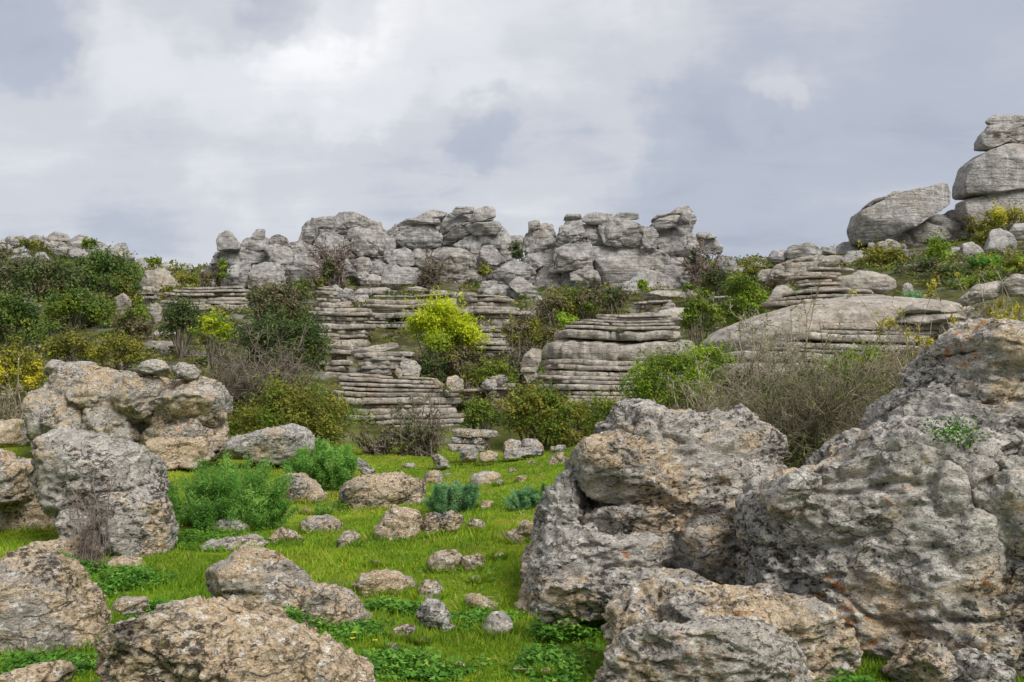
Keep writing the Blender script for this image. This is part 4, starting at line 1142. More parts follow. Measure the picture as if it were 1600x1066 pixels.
cap('pale boulder at the left foot of the sweeping layered mound', 'f -8,470 5,430 60,350 130,333 168,390 120,432 40,466', 25, M_STRATA, name='boulder')
formation('rock_ledge', 'small ledges beside blue-green fennel on the right slope', 30, [
    ('f 1070,240 1110,205 1200,195 1250,210 1150,240', 0, dict(part='slab', n=3)), ('f 1080,260 1130,235 1250,212 1260,240 1120,265', -.3, dict(part='slab', n=3)), ('f 1340,275 1420,250 1520,240 1500,262 1400,275', -.4, dict(part='slab', n=3))], M_STRATA)
formation('rock_ledge', 'low pale rock ledge at the right edge above yellow flowers', 17.5, [
    ('f 1232,415 1340,338 1480,308 1502,360 1420,410 1260,440', 0), ('f 1490,330 1560,273 1700,278 1730,370 1540,380', -.2)], M_STRATA, sink=.2)
cap('small pale stones among scrub right of the layered mound', ['f 850,390 852,345 890,325 910,350 900,390', 'f 905,425 910,400 950,395 960,425'], 24, M_PALE, name='stone')

# ------------------------------------------------------------------ boulders of the meadow
def outcrop(label, D, lumps, mat, name='boulder', **kw):
    kw.setdefault('n', 2.7)
    return formation(name, label, D, [(l[0], l[1], dict({'part': 'rock_lobe'}, **(l[2] if len(l) > 2 else {}))) for l in lumps], mat, style='near', **kw)

outcrop('large fissured boulder with rounded forehead block, right of the meadow', 6.9, [
    ('p 905,668 930,650 960,638 990,634 1031,638 1076,646 1112,646 1142,649 1168,660 1195,683 1217,709 1248,735 1262,760 1255,930 1160,960 1060,960 960,930 890,830 893,700', .30, dict(T=.95, cracks=1.3, skirt=.8)),
    ('p 889,716 900,698 926,679 975,667 1031,680 1088,689 1114,705 1113,726 1099,763 1078,797 1061,802 1013,790 960,790 926,784 898,767 886,743', .22, dict(T=.6, mat='warm')),
    ('p 890,822 926,793 975,786 1020,784 1060,805 1074,821 1066,842 1050,856 1013,856 938,852 900,848', .20, dict(T=.5, mat='warm')),
    ('p 804,912 825,880 874,832 915,820 945,836 1013,842 1058,853 1050,892 1000,925 880,955 846,965 812,955', .0, dict(T=.6, skirt=.8)),
    ('p 818,866 842,803 860,769 886,738 915,765 925,830 880,850 838,885', .25, dict(T=.6, skirt=.6)),
    ('p 1068,828 1125,816 1180,824 1190,863 1170,925 1118,945 1050,925 1040,892', -.08, dict(T=.55, skirt=.8)),
    ('p 1180,780 1200,750 1240,735 1268,745 1270,800 1240,860 1195,850', .5, dict(T=.45)),
], 'x', amp=.2)
stone('long grey slab lying at the foot of the large fissured boulder', 'm 243,850 330,828 560,798 720,803 880,815 1010,850 970,925 700,930 600,945 480,955 370,1000 270,930', M_NEAR, 6.15, T=.36, sink=.15, n=3, cracks=1.6, ground=False)
outcrop('great stepped rock rising at the right edge of the picture', 5.3, [
    ('p 1186,800 1200,762 1240,742 1277,738 1312,717 1350,683 1400,670 1480,684 1560,690 1640,690 1690,800 1680,1000 1560,1060 1440,1060 1340,1000 1260,950 1212,935 1186,900 1180,840', .25, dict(T=1.0, cracks=1.25, amp=.12, skirt=.9, n=3.4, facets=4)),
    ('p 1392,700 1400,649 1412,627 1440,605 1500,600 1600,606 1700,610 1720,705 1600,712 1480,712', .75, dict(T=.8, n=3.2)),
    ('p 1432,618 1447,594 1455,575 1480,556 1560,552 1640,556 1700,580 1700,622 1560,626 1470,628', .80, dict(T=.7, n=3.2)),
    ('p 1466,570 1476,548 1496,529 1520,516 1532,504 1559,498 1590,506 1640,520 1690,545 1690,580 1580,582 1500,580', .88, dict(T=.6)),
    ('p 1496,800 1530,730 1600,712 1700,720 1740,900 1720,1100 1600,1130 1520,1100 1496,960', -.0, dict(T=.8, cracks=1.4, skirt=.8)),
    ('p 1195,768 1215,748 1250,738 1280,745 1276,775 1230,800 1200,800', .28, dict(T=.35)),
    ('p 1400,1050 1430,1015 1470,1008 1495,1035 1490,1090 1420,1100', -.15, dict(T=.3)),
    ('p 1480,1070 1500,1025 1540,1015 1570,1060 1560,1110 1490,1110', -.2, dict(T=.3)),
], 'x', amp=.15, name='rock_outcrop')
stone('long low speckled boulder below the cleft between the two great rocks', 'p 946,1000 958,960 983,938 1028,918 1106,925 1125,921 1181,922 1249,933 1294,955 1324,978 1336,1002 1332,1050 1280,1075 1150,1060 1050,1050 960,1040', M_MIDN, 5.15, T=.42, sink=.05, cracks=1.7, amp=0.07)
stone('speckled boulder cut by the bottom edge right of the grass', 'p 925,1080 958,1032 983,1000 1010,989 1050,984 1120,977 1180,984 1215,999 1247,1025 1278,1062 1290,1110 1100,1150 930,1130', M_MIDN, 4.45, T=.40, sink=.05, amp=0.07)
stone('broad tan boulder cut by the bottom edge left of the grass', ['p 148,1040 174,985 184,946 210,933 259,921 311,929 360,950 413,965 469,991 525,1033 587,1070 600,1120 400,1160 200,1140 150,1080', 'p 270,1090 295,1035 350,1000 430,985 500,1020 560,1070 560,1130 350,1150', 'p 182,960 186,944 205,934 228,938 226,954 200,962'], M_TAN, 4.35, T=[.55, .5, .12], sink=.05, n=2.3, amp=0.07)
stone('sloping warm grey boulder at the left edge with grass below it', ['p -70,905 0,884 34,867 68,871 92,887 126,929 152,962 168,988 150,1010 60,1015 -70,1010'], M_TAN, 5.85, T=.5, sink=.1, amp=0.08)
stone('flat tan rock behind the sloping boulder at the left edge', 'p 5,885 34,852 68,849 124,845 152,856 140,882 60,905', M_TAN, 6.7, T=.35, sink=.2)
stone('saddle-backed speckled boulder lying in the grass, left of centre', ['p 316,920 325,895 360,872 379,860 405,862 435,875 464,895 486,916 505,940 480,980 400,972 330,950', 'p 440,945 470,922 500,917 527,924 557,943 580,966 588,990 544,1000 470,985'], M_TAN, 6.35, T=[.34, .3], sink=.12, amp=0.10)
outcrop('big rounded two-lobed boulder with dark left side, left of the fennel', 9.2, [
    ('k 115,230 122,170 140,100 170,40 250,16 330,13 400,35 470,26 525,50 592,100 642,170 660,262 640,300 560,330 400,380 250,400 140,300', .15, dict(T=.62)),
    ('k 400,300 480,270 580,280 650,300 684,350 698,450 694,520 600,540 440,500 390,400', 0, dict(T=.45)),
    ('k 240,400 300,300 420,280 470,400 450,520 300,500', .1, dict(T=.4)),
], M_NEAR, amp=.14, sink=.1)
stone('rounded tan boulder at the left edge beside the two-lobed boulder', ['k -15,340 40,240 100,183 170,188 242,240 268,330 255,395 130,420 60,470 -15,480'], M_TAN, 9.4, T=.35)
stone('grey boulder cut by the left edge, behind the rounded tan one', 'k -90,70 -20,75 20,130 100,153 114,182 70,230 -90,260', M_MIDN, 10.2, T=.4, ground=False)
outcrop('large cracked rock mass with flat blocks at its right end, left of centre', 18.2, [
    ('p 26,664 28,632 46,612 78,600 86,582 102,567 146,565 182,571 208,580 235,596 250,640 230,690 150,705 60,700', .9, dict(T=1.0, cracks=.9)),
    ('p 26,668 30,632 50,612 74,606 90,640 88,700 40,700', .35, dict(T=.7)),
    ('p 70,690 72,640 95,620 130,628 140,690 110,705', .2, dict(T=.7)),
    ('p 90,618 120,600 165,600 190,622 185,650 120,645', .35, dict(T=.7)),
    ('p 130,700 135,640 165,625 200,640 210,690', .15, dict(T=.7)),
    ('p 160,650 175,615 215,585 245,590 258,620 235,655 195,668', .2, dict(T=.8)),
    ('p 216,668 232,632 256,603 276,591 302,587 332,598 350,619 352,652 345,664 280,664', .0, dict(T=.9)),
    ('p 205,700 222,662 280,656 345,656 348,692 335,724 290,715 215,712', .1, dict(T=.75, n=3.2)),
    ('p 226,718 232,686 270,682 318,685 324,720 300,732 236,732', -.35, dict(T=.45, n=3.4, mat='tan')),
    ('p 236,735 240,724 275,722 278,732', -.5, dict(T=.3)),
    ('p 278,732 282,724 308,724 310,733', -.5, dict(T=.3)),
], 'warm', cracks=1.5, amp=.18, name='rock_outcrop')
stone('left one of two small weathered stones on the cracked rock mass', 'g 840,318 880,262 960,246 1020,258 1054,300 980,330 880,336', M_NEAR, 18.6, T=.3, sink=.15, ground=False)
stone('right one of two small weathered stones on the cracked rock mass', 'g 1064,300 1120,264 1200,288 1252,345 1220,372 1130,350', M_NEAR, 18.5, T=.3, sink=.1, ground=False)
stone('low grey rocks showing over the left end of the cracked rock mass', ['g 270,280 330,246 400,262 400,310 300,315', 'g 390,310 400,266 560,262 600,285 500,320'], M_PALE, 20.2, T=.4, ground=False)
stone('tan flat rock at the left edge near the distant grass', 'g -60,690 -40,632 60,626 106,632 104,680 60,740 -40,745', M_TAN, 17, T=.5)
stone('small tan stone in the grass behind the two-lobed boulder', 'g 160,800 190,762 240,752 236,800 190,830', M_TAN, 14, T=.2)
stone('smooth pale humped boulder behind the large fennel', ['h 130,830 200,760 350,700 420,690 430,800 380,860 200,850', 'h 340,800 350,735 410,693 450,669 560,651 640,664 712,695 748,752 742,800 560,880 420,865'], M_PALE, 18.3, T=[.5, .7], sink=.1)
stone('tan boulder between the two tall fennels', ['k 1163,215 1200,197 1250,193 1312,228 1354,290 1330,330 1250,330 1190,270', 'k 1225,310 1260,280 1300,300 1290,335 1240,340'], M_TAN, 12.4, T=[.3, .15])
stone('long flat tan boulder in the middle of the meadow', ['l 348,290 368,240 440,208 520,198 600,203 700,203 704,250 690,300 640,345 520,365 440,350 380,340', 'l 380,340 460,270 600,250 690,270 680,330 520,372 420,355'], M_TAN, 11.9, T=[.55, .4], sink=.15)
stone('small round grey stone at the right end of the long flat tan boulder', 'l 686,215 720,186 745,184 778,198 782,232 740,246 700,238', M_MIDN, 12.6, T=.16)
stone('cone-shaped speckled boulder in the middle of the grass', 'l 484,470 492,440 530,360 570,338 640,343 682,370 693,430 696,492 600,500 500,495', M_TAN, 9.7, T=.28)
stone('low grey rocks right of the cone-shaped boulder', ['l 676,440 690,375 740,362 790,372 790,460 720,470', 'l 740,392 800,356 864,376 850,400 780,410'], M_MIDN, 10.1, T=[.2, .2])
stone('oval speckled stone nearest the large fennel, in the grass', 'l 188,412 230,373 290,371 358,405 345,446 290,458 205,440', M_TAN, T=.2)
stone('low pointed tan stone left of the oval speckled stone', 'l 40,470 100,428 150,422 194,460 170,495 90,495', M_TAN, T=.17)
stone('small angular stone between the oval and the cone-shaped stones', 'l 332,490 360,438 400,433 434,460 400,500 350,512', M_TAN, T=.14)
stone('dark layered little stone in front of the large fennel', 'k 875,425 920,388 965,380 1030,412 1046,440 960,452 890,450', M_NEAR, 9.6, T=.2)
stone('flat broken slab just under the dark layered little stone', ['k 806,505 880,484 960,468 1030,448 1116,484 1080,515 940,525 830,520'], M_PALE, 9.1, T=.25)
stone('low flat rock with a tuft of grass in its cleft', ['l 712,575 728,550 760,524 830,520 858,545 850,600 730,615', 'l 840,590 850,545 930,543 968,580 945,610 870,605'], M_TAN, 8.05, T=[.2, .18])
stone('wide low speckled stone in the foreground grass', 'l 392,665 450,616 540,610 640,638 672,668 640,715 520,708 430,700', M_TAN, 7.35, T=.24)
stone('square speckled stone joined to the wide low stone', 'l 656,700 690,648 742,643 778,680 776,735 700,735', M_MIDN, 7.2, T=.15)
stone('pale tapering stone pointing down to the right in the foreground', 'l 672,778 708,736 752,732 795,780 848,845 838,870 780,835 700,825', M_PALE, 6.75, T=.17)
stone('small smooth egg-shaped tan stone in the foreground grass', 'l 562,856 580,834 620,826 655,830 668,852 640,884 590,896', M_TAN, T=.10, amp=.06, noise=.4)
stone('flat tan stone half sunk in the right foreground grass', 'l 862,745 880,705 920,702 965,728 1044,745 1000,770 900,780', M_TAN, 7.0, T=.16)
stone('rounded grey stone near the leafy weeds at right foreground', 'l 936,850 955,805 985,780 1035,782 1076,825 1040,865 985,890', M_MIDN, 6.7, T=.14)
stone('small tan stone beyond the grassy middle, near third fennel', 'l 872,410 895,384 940,393 968,428 935,448 890,440', M_TAN, T=.12)
stone('flat stones leaning on the left foot of the fissured boulder', ['l 1022,480 1060,440 1110,420 1180,430 1170,470 1060,495', 'l 1085,425 1115,392 1180,400 1180,430'], M_MIDN, 9.3, T=[.2, .15])
stone('grey flat-topped stone on the far grass behind the third fennel', 'l 893,225 900,203 945,191 1012,198 1006,240 920,250', M_PALE, 13.6, T=.25)
stone('little tan stone between the third and fourth fennel', 'l 930,335 945,316 985,312 1000,330 965,345', M_TAN, 12.2, T=.1)
stone('low tan stone sunk in weeds at left foreground', 'k 425,585 450,560 500,546 575,548 620,585 560,605 470,605', M_TAN, 7.35, T=.22)
stone('tan rock at the bottom left corner', 'k -60,1080 40,1045 130,1016 254,990 240,1050 180,1110 -60,1130', M_TAN, 4.9, T=.25)
stone('flat pale stone at the far left of the distant grass strip', ['h 1000,875 1040,862 1105,900 1060,915', 'h 1030,925 1060,905 1150,938 1120,955'], M_PALE, 17.2, T=[.2, .2])
strata('rock_ledge', 'square-edged layered rock at the back of the meadow', 20.3, [(674, 706, 782), (684, 700, 784), (706, 702, 752)], L(674, 689, 698, 710), ratio=.5, mat=M_PALE, split=0)
stone('white stone in front of the square-edged layered rock', 'i 464,915 490,880 530,868 600,890 565,935 490,938', M_PALE, 19.6, T=.25)
stone('left one of two grey rocks beside the square-edged layered rock', 'i 738,880 750,845 790,823 852,838 856,890 760,895', M_NEAR, 20.3, T=.3)
stone('right one of two grey rocks beside the square-edged layered rock', 'i 856,880 862,840 880,811 950,828 1003,870 990,900 900,898', M_NEAR, 20.3, T=.35)
stone('flat base slab under the two grey rocks at the back of the meadow', 'i 740,915 760,890 900,880 1000,888 980,912 800,925', M_PALE, 19.8, T=.4)
stone('small square rock beside the fissured boulder at the back of the meadow', 'i 1036,905 1045,868 1135,862 1140,908', M_NEAR, 20, T=.3)
stone('pointed pale stone on the far edge of the grass', 'i 296,945 340,914 424,970 350,978', M_PALE, 18.8, T=.2)
stone('tan stone tucked against the left shoulder of the fissured boulder', 'i 1016,960 1060,915 1130,908 1140,990 1060,985', M_TAN, 17.5, T=.3)
stone('flat tan patch of rock at the far edge of the grass', 'i 588,940 600,915 660,898 715,915 680,945 620,950', M_TAN, 19.0, T=.3)
def pebbles():
    rng = np.random.RandomState(21)
    spots = [(700, 742), (640, 728), (780, 755), (745, 790), (815, 748), (480, 800), (610, 1010), (745, 905), (780, 870), (585, 880), (430, 870), (660, 1000), (850, 1050), (720, 1040), (800, 735), (560, 725), (690, 722), (830, 722)]
    kinds = ['left of the flat-topped stone', 'on the distant grass near the pointed pale stone', 'beside the flat-topped stone', 'below the third fennel', 'on the grass above the fourth fennel', 'under the tan boulder between fennels', 'beside the egg-shaped stone', 'right of the wide low stone', 'right of the cleft flat rock', 'under the small angular stone', 'above the saddle-backed boulder', 'right below the egg-shaped stone', 'in grass left of the bottom boulder', 'in the bottom middle of the grass', 'near the fissured boulder on distant grass', 'at the far left of the distant grass', 'on distant grass behind the long tan boulder', 'on distant grass left of the fissured boulder']
    for (x, y), kk in zip(spots, kinds):
        w = rng.uniform(6, 12) * (1.2 if y > 850 else 1); h = w * .5
        an = np.linspace(0, 2 * math.pi, 8)[:-1]
        s = 'p ' + ' '.join('%.1f,%.1f' % (x + w * math.cos(a) * rng.uniform(.8, 1.15), y - h * math.sin(a) * rng.uniform(.8, 1.15)) for a in an)
        stone('little half-buried pebble ' + kk, s, M_TAN if rng.rand() < .6 else M_PALE, name='stone', T=w * CAM_Z / (y - HORIZON) * .8, noise=.4)
pebbles()

# ------------------------------------------------------------------ trees and shrubs
tree('dark evergreen oak left of centre on the far slope, nearest the skyline', 168, 436, 62, 38, 58, 'oak')
tree('dark olive oak at far left below the pale domed boulders', 62, 446, 76, 40, 55, 'dark', mix=('brown', .2))
tree('rounded bright oak in the middle of the left slope', 118, 502, 60, 46, 43, 'green', mix=('oak', .4))
tree('tall dark green oak cut by the left edge', 22, 520, 52, 64, 37, 'oak', mix=('green', .2))
bush('small green bush right of the rounded bright oak', 196, 462, 32, 22, 47, 'olive', mix=('oak', .4))
bush('yellow-green bush left of the wide strata', 208, 508, 26, 30, 40, 'green', mix=('brown', .4))
bush('brownish shrub under the rounded bright oak', 225, 530, 24, 30, 38, 'brown', sparse=.3)
bush('left one of two low yellow-olive bushes behind the cracked rock mass', 110, 555, 45, 28, 31, 'olive')
bush('right one of two low yellow-olive bushes behind the cracked rock mass', 185, 555, 42, 26, 30.5, 'olive', mix=('yellow', .12))
bush('yellow-green bush at the left edge beside the cracked rock mass', 18, 590, 48, 50, 23, 'olive', mix=('yellow', .3))
twigs('tangle of bare stems at the left edge under the yellow-green bush', 20, 635, 40, 38, 21, 26, leaf='olive', nleaf=900)
tree('dark sparse-leaved small tree with pale rocks under it', 284, 515, 38, 40, 34, 'dark', sparse=.35, clumps=22)
bush('lime-green bush left of the dark dome bush', 335, 522, 34, 26, 31.5, 'lime', mix=('green', .25), sparse=.2)
bush('brownish olive bush below the left skyline cliff', 438, 480, 52, 36, 36, 'dark', mix=('brown', .45))
bush('green sprays above the brownish olive bush', 470, 462, 30, 14, 38, 'green', mix=('dark', .3))
bush('dark green dome-shaped bush left of the bent layers', 446, 542, 86, 44, 27.5, 'dark', mix=('oak', .35))
twigs('wide grey leafless bush in front of the dark dome bush', 398, 594, 100, 42, 25, 95, leaf='brown', nleaf=4500, w=.8, up=1.2, mat=M_BARK)
bush('big yellowish green bush behind the tallest fennels', 452, 660, 112, 50, 22.2, 'olive', mix=('green', .4), dens=1.2)
bush('sprig of bright leaves rising from the big yellowish bush', 435, 612, 16, 18, 23, 'green', sparse=.4)
twigs('scrubby half-bare bush in front of the layered staircase', 655, 668, 50, 44, 22.3, 42, leaf='green', nleaf=4200, mat=M_BARK, up=1.4)
twigs('thin brown shrub between the yellowish bush and the scrubby bush', 590, 690, 30, 26, 22.3, 26, leaf='olive', nleaf=1600, mat=M_BARK)
tree('brilliant lime-yellow tree in the middle of the picture', 692, 530, 62, 54, 30, 'lime', dens=1.15, mix=('bright', .12), bark=M_BARK, clumps=46, name='lime_tree')
bush('dark undergrowth at the foot of the lime-yellow tree', 670, 580, 36, 24, 29.3, 'brown', mix=('dark', .5))
bush('brown-green shrub right below the lime-yellow tree', 722, 568, 36, 26, 29.6, 'brown', mix=('olive', .5))
bush('spreading green bush above the two perched stones', 768, 588, 44, 24, 28.6, 'green', mix=('olive', .3))
twigs('brown leafless shrub left of the beehive outcrop', 808, 565, 24, 36, 30, 26, mat=M_BARK, leaf='brown', nleaf=900)
bush('olive bush with brown tips left above the beehive outcrop', 826, 525, 44, 28, 33, 'olive', mix=('brown', .4))
bush('small brilliant green bush at the top left of the beehive outcrop', 882, 506, 19, 13, 31, 'bright')
bush('left one of three scrub bushes along the foot of the massive cliff', 868, 482, 34, 20, 40, 'olive', mix=('brown', .4))
bush('middle one of three scrub bushes along the foot of the massive cliff', 915, 478, 34, 24, 40.5, 'green', mix=('brown', .4))
bush('right one of three scrub bushes along the foot of the massive cliff', 962, 474, 30, 16, 41, 'dark', mix=('brown', .5))
bush('green thicket left of the beehive base, beside its dark crack', 835, 650, 60, 46, 23.4, 'green', mix=('olive', .45), dens=1.15)
bush('leafy green bush against the base of the beehive outcrop', 890, 668, 58, 34, 22.8, 'olive', mix=('green', .5), dens=1.15)
bush('low green bush in front of the short layered step', 755, 652, 34, 28, 23.6, 'green', mix=('oak', .3))
bush('green bush sloping down to the fissured boulder', 955, 658, 56, 32, 20, 'green', mix=('olive', .25))
bush('fresh green feathery bush right of the beehive outcrop', 1045, 604, 78, 50, 17.5, 'bright', mix=('green', .45), sparse=.2)
bush('fresh green sprays over the right shoulder of the beehive', 1098, 574, 44, 34, 18, 'bright', sparse=.3)
bush('dark yellow-green round bush behind the beehive', 1093, 498, 34, 28, 28, 'green', mix=('olive', .3))
bush('tall bright yellow-green bush behind the right layered slab', 1165, 478, 46, 44, 28.5, 'bright', mix=('green', .35))
bush('olive bush under the leaning stack at the end of the cliffs', 1130, 442, 36, 18, 41, 'dark', mix=('brown', .4))
bush('brown-olive bush between the skyline gap and the right ridge', 1175, 440, 30, 16, 41, 'brown', mix=('olive', .5))
bush('tiny ball-shaped green bush on blocks by the massive cliff', 1075, 453, 9, 9, 42.3, 'green', shoots=.03)
bush('small green tuft on the foot of the massive cliff', 1006, 448, 10, 10, 43, 'bright')
bush('small green bush at the foot of the tiny ball bush', 1100, 460, 16, 9, 41, 'green')
twigs('reddish brown bare bush under the leaning stack of the skyline', 1098, 405, 32, 28, 47, 30, mat=M_DRY, leaf='brown', nleaf=1500)
bush('dark green bush beneath the reddish bare bush on the skyline', 1085, 412, 14, 18, 47.3, 'dark')
twigs('brown bare tree in the gully between the first two skyline cliffs', 522, 392, 24, 34, 46.5, 24, mat=M_DRY, leaf='brown', nleaf=1200, name='bare_tree', cat='tree')
bush('dark green shrub at the foot of the brown bare tree', 520, 426, 18, 20, 46, 'dark', mix=('brown', .3))
twigs('dark leafless bush between pale cracked boulder and the middle cliff', 672, 425, 20, 32, 46, 26, mat=M_BARK, leaf='brown', nleaf=1200)
bush('small green bush clinging to the left skyline cliff', 347, 425, 10, 17, 45.5, 'green')
bush('brown scrub at the left foot of the left skyline cliff', 330, 440, 22, 10, 46, 'brown')
bush('dark green bush in the gap between the tall skyline cliffs', 806, 395, 11, 14, 48.4, 'dark')
bush('small yellow-green bush on the ledge below the gap', 757, 424, 14, 9, 46, 'olive')
bush('scrub at the right foot of the left skyline cliff', 490, 446, 22, 10, 45, 'olive', mix=('brown', .4))
bush('green bush on the grassy step of the distant left ridge', 138, 382, 14, 9, 90, 'green')
bush('olive bush below the boulders of the distant left ridge', 55, 388, 30, 8, 88, 'olive')
bush('green bush on the descending end of the distant left ridge', 243, 413, 14, 7, 80, 'green')
bush('brown bush at the left edge below the distant ridge', 8, 396, 10, 9, 80, 'brown')
bush('yellow-green bush right of the big pale angular boulder', 290, 440, 22, 10, 55, 'olive')
bush('olive bush below the big pale angular boulder', 262, 458, 14, 8, 50, 'olive')
# right side
twigs('huge tangled thicket of bare grey branches behind the great rocks', 1255, 615, 172, 100, 10.5, 92, lpx=2.6, leaf='green', nleaf=20000, w=.66, up=.8, deep=.55, dens=1.25, name='bare_thicket', mat=M_THICK)
twigs('paler bare brambles at the left end of the tangled thicket', 1105, 610, 62, 42, 13, 34, leaf='bright', nleaf=2600, w=.8)
twigs('upright bare twigs above the middle of the thicket', 1205, 540, 70, 44, 13.5, 40, w=.7, up=1.6)
bush('green undergrowth in the shade of the tangled thicket', 1260, 655, 150, 60, 12.6, 'green', mix=('dark', .5), dens=1.0)
bush('green leaves between the thicket and the yellow shrub', 1345, 575, 56, 28, 14, 'bright', mix=('green', .4), sparse=.4)
twigs('yellow-flowered bush with thin grey stems over the stepped rock, left part', 1450, 552, 62, 50, 12.5, 52, lpx=3.5, leaf='yellow', nleaf=24000, w=.7, up=1.4, name='yellow_bush')
twigs('yellow-flowered bush with thin grey stems at the right edge', 1555, 500, 62, 42, 12, 48, lpx=3.5, leaf='yellow', nleaf=24000, w=.7, up=1.4, name='yellow_bush')
bush('dark twiggy undergrowth under the yellow-flowered bush', 1410, 600, 60, 40, 13, 'brown', mix=('olive', .4), sparse=.3)
bush('olive-yellow bush along the foot of the tower at the right edge', 1560, 350, 56, 18, 37, 'olive', mix=('yellow', .15))
bush('low olive bush below the tower bush at the right edge', 1545, 375, 24, 18, 35.5, 'olive')
bush('yellowish bush under the tilted block, left one on the right slope', 1375, 410, 44, 22, 32, 'olive', mix=('yellow', .15))
bush('dark scrub in the middle of the right slope', 1435, 438, 46, 28, 29, 'dark', mix=('brown', .4))
bush('bright sprays standing in front of the big grey rock', 1466, 402, 22, 28, 31, 'bright', sparse=.35)
bush('dark green scrub beside the blue-green fennel on the slope', 1480, 440, 40, 22, 28, 'dark', mix=('olive', .4))
bush('light green bush below the blue-green fennel on the slope', 1530, 448, 44, 16, 26, 'green', mix=('bright', .3))
bush('green bush at the right edge below the pointed boulder', 1585, 420, 34, 16, 27, 'bright', mix=('olive', .4))
bush('tiny bush on the ridge between flat slab and tilted block', 1352, 385, 10, 9, 40.5, 'olive')
fennel('blue-green fennel mound high on the right slope', [(1540, 413, 30, 13)], 29, 'fennel', 5000)
fennel('small blue-green fennel at the edge of the layered mound', [(1420, 463, 20, 8)], 23, 'fennelblue', 2600)
# fennels of the meadow
fennel('largest feathery green fennel, left of centre in the meadow', [(365, 764, 84, 58), (340, 788, 96, 30), (420, 790, 40, 26), (266, 780, 26, 28)], 11.3, 'fennel', 46000)
fennel('dome-shaped green fennel behind the tan boulder', [(503, 728, 60, 38)], 15.2, 'fennel', 24000)
fennel('third fennel, low and bluish, right of the long flat boulder', [(705, 777, 42, 27), (725, 768, 24, 20)], 12.3, 'fennelblue', 17000)
fennel('fourth fennel, pale bluish, half behind the fissured boulder', [(820, 784, 28, 24), (850, 777, 20, 24)], 11.7, 'fennelblue', 13000)
twigs('dry reddish twiggy plant in front of the two-lobed boulder', 140, 780, 42, 40, 8.7, 24, mat=M_DRY, w=.5, up=1.4, name='dry_plant', cat='plant')

# ------------------------------------------------------------------ weeds and grass
weed('broad-leaved green weeds at the left under the two-lobed boulder', 85, 840, 80, 26, 2600, D=8.3, h=.22)
weed('dark leafy weeds between the left boulders in the foreground', 195, 905, 62, 34, 1900, h=.16)
weed('leafy weeds under the saddle-backed boulder', 450, 985, 60, 22, 1500)
weed('bright lush weeds at the tip of the long grey slab', 885, 985, 46, 26, 1500, h=.2)
weed('lush green weeds in the corner below the stepped rock', 1335, 1050, 62, 20, 1500, D=4.9, h=.16)
weed('leafy weeds in the bottom left corner', 60, 1040, 110, 26, 1500, D=5.6, h=.10)
weed('green weeds in front of the broad tan boulder', 190, 1050, 40, 16, 900, D=4.5, h=.1)
weed('weeds round the wide low speckled stone', 600, 945, 56, 14, 1000, h=.1)
weed('weeds at the foot of the large fennel', 330, 818, 90, 12, 1400, D=10.4, h=.14)
weed('weeds between the third fennel and the cone-shaped boulder', 690, 828, 40, 14, 600, h=.1)
weed('weeds at the left foot of the dome-shaped fennel', 520, 780, 40, 16, 600, D=13.4, h=.14)
weed('weeds along the foot of the square speckled stone', 760, 950, 40, 16, 500, h=.08)
weed('leafy patch in the bottom middle of the grass', 640, 1040, 90, 22, 1600, h=.08)
weed('leafy patch left of the speckled bottom boulder', 860, 1030, 60, 24, 1300, h=.09)
weed('leafy patch below the wide low speckled stone', 560, 985, 60, 20, 1100, h=.08)
weed('leafy patch right of the saddle-backed boulder', 720, 960, 60, 18, 800, h=.07)
weed('leafy patch between the boulders at the left edge', 250, 960, 50, 30, 1300, h=.12)
weed('little green plant rooted in a crack of the stepped rock', 1495, 680, 24, 14, 260, D=5.6, h=.05) if False else None

def rock_plant():
    rng = np.random.RandomState(8)
    c = P(1490, 676, 5.75); N = 500
    pos = c + rng.normal(size=(N, 3)) * (.075, .05, .04)
    root = empty('rock_plant', c - (0, 0, .12), 'little green plant rooted in a crack of the stepped rock', 'plant')
    V, F = leaves(pos, unit(rng, N), .018 * rng.uniform(.6, 1.4, N), rng, .8)
    put('leaves', V, F, LEAF['weed'], root, smooth=False, tone=np.repeat(rng.uniform(0, .8, N), 3))
rock_plant()

def in_view(n, rng, d0, d1, power=1.0, margin=1.2):
    u = rng.uniform(0, 1, n)
    d = (d0 ** (1 - power) + u * (d1 ** (1 - power) - d0 ** (1 - power))) ** (1 / (1 - power)) if power != 1 else d0 * (d1 / d0) ** u
    x = rng.uniform(-1, 1, n) * (d * 800 / FPX + margin)
    return x, d

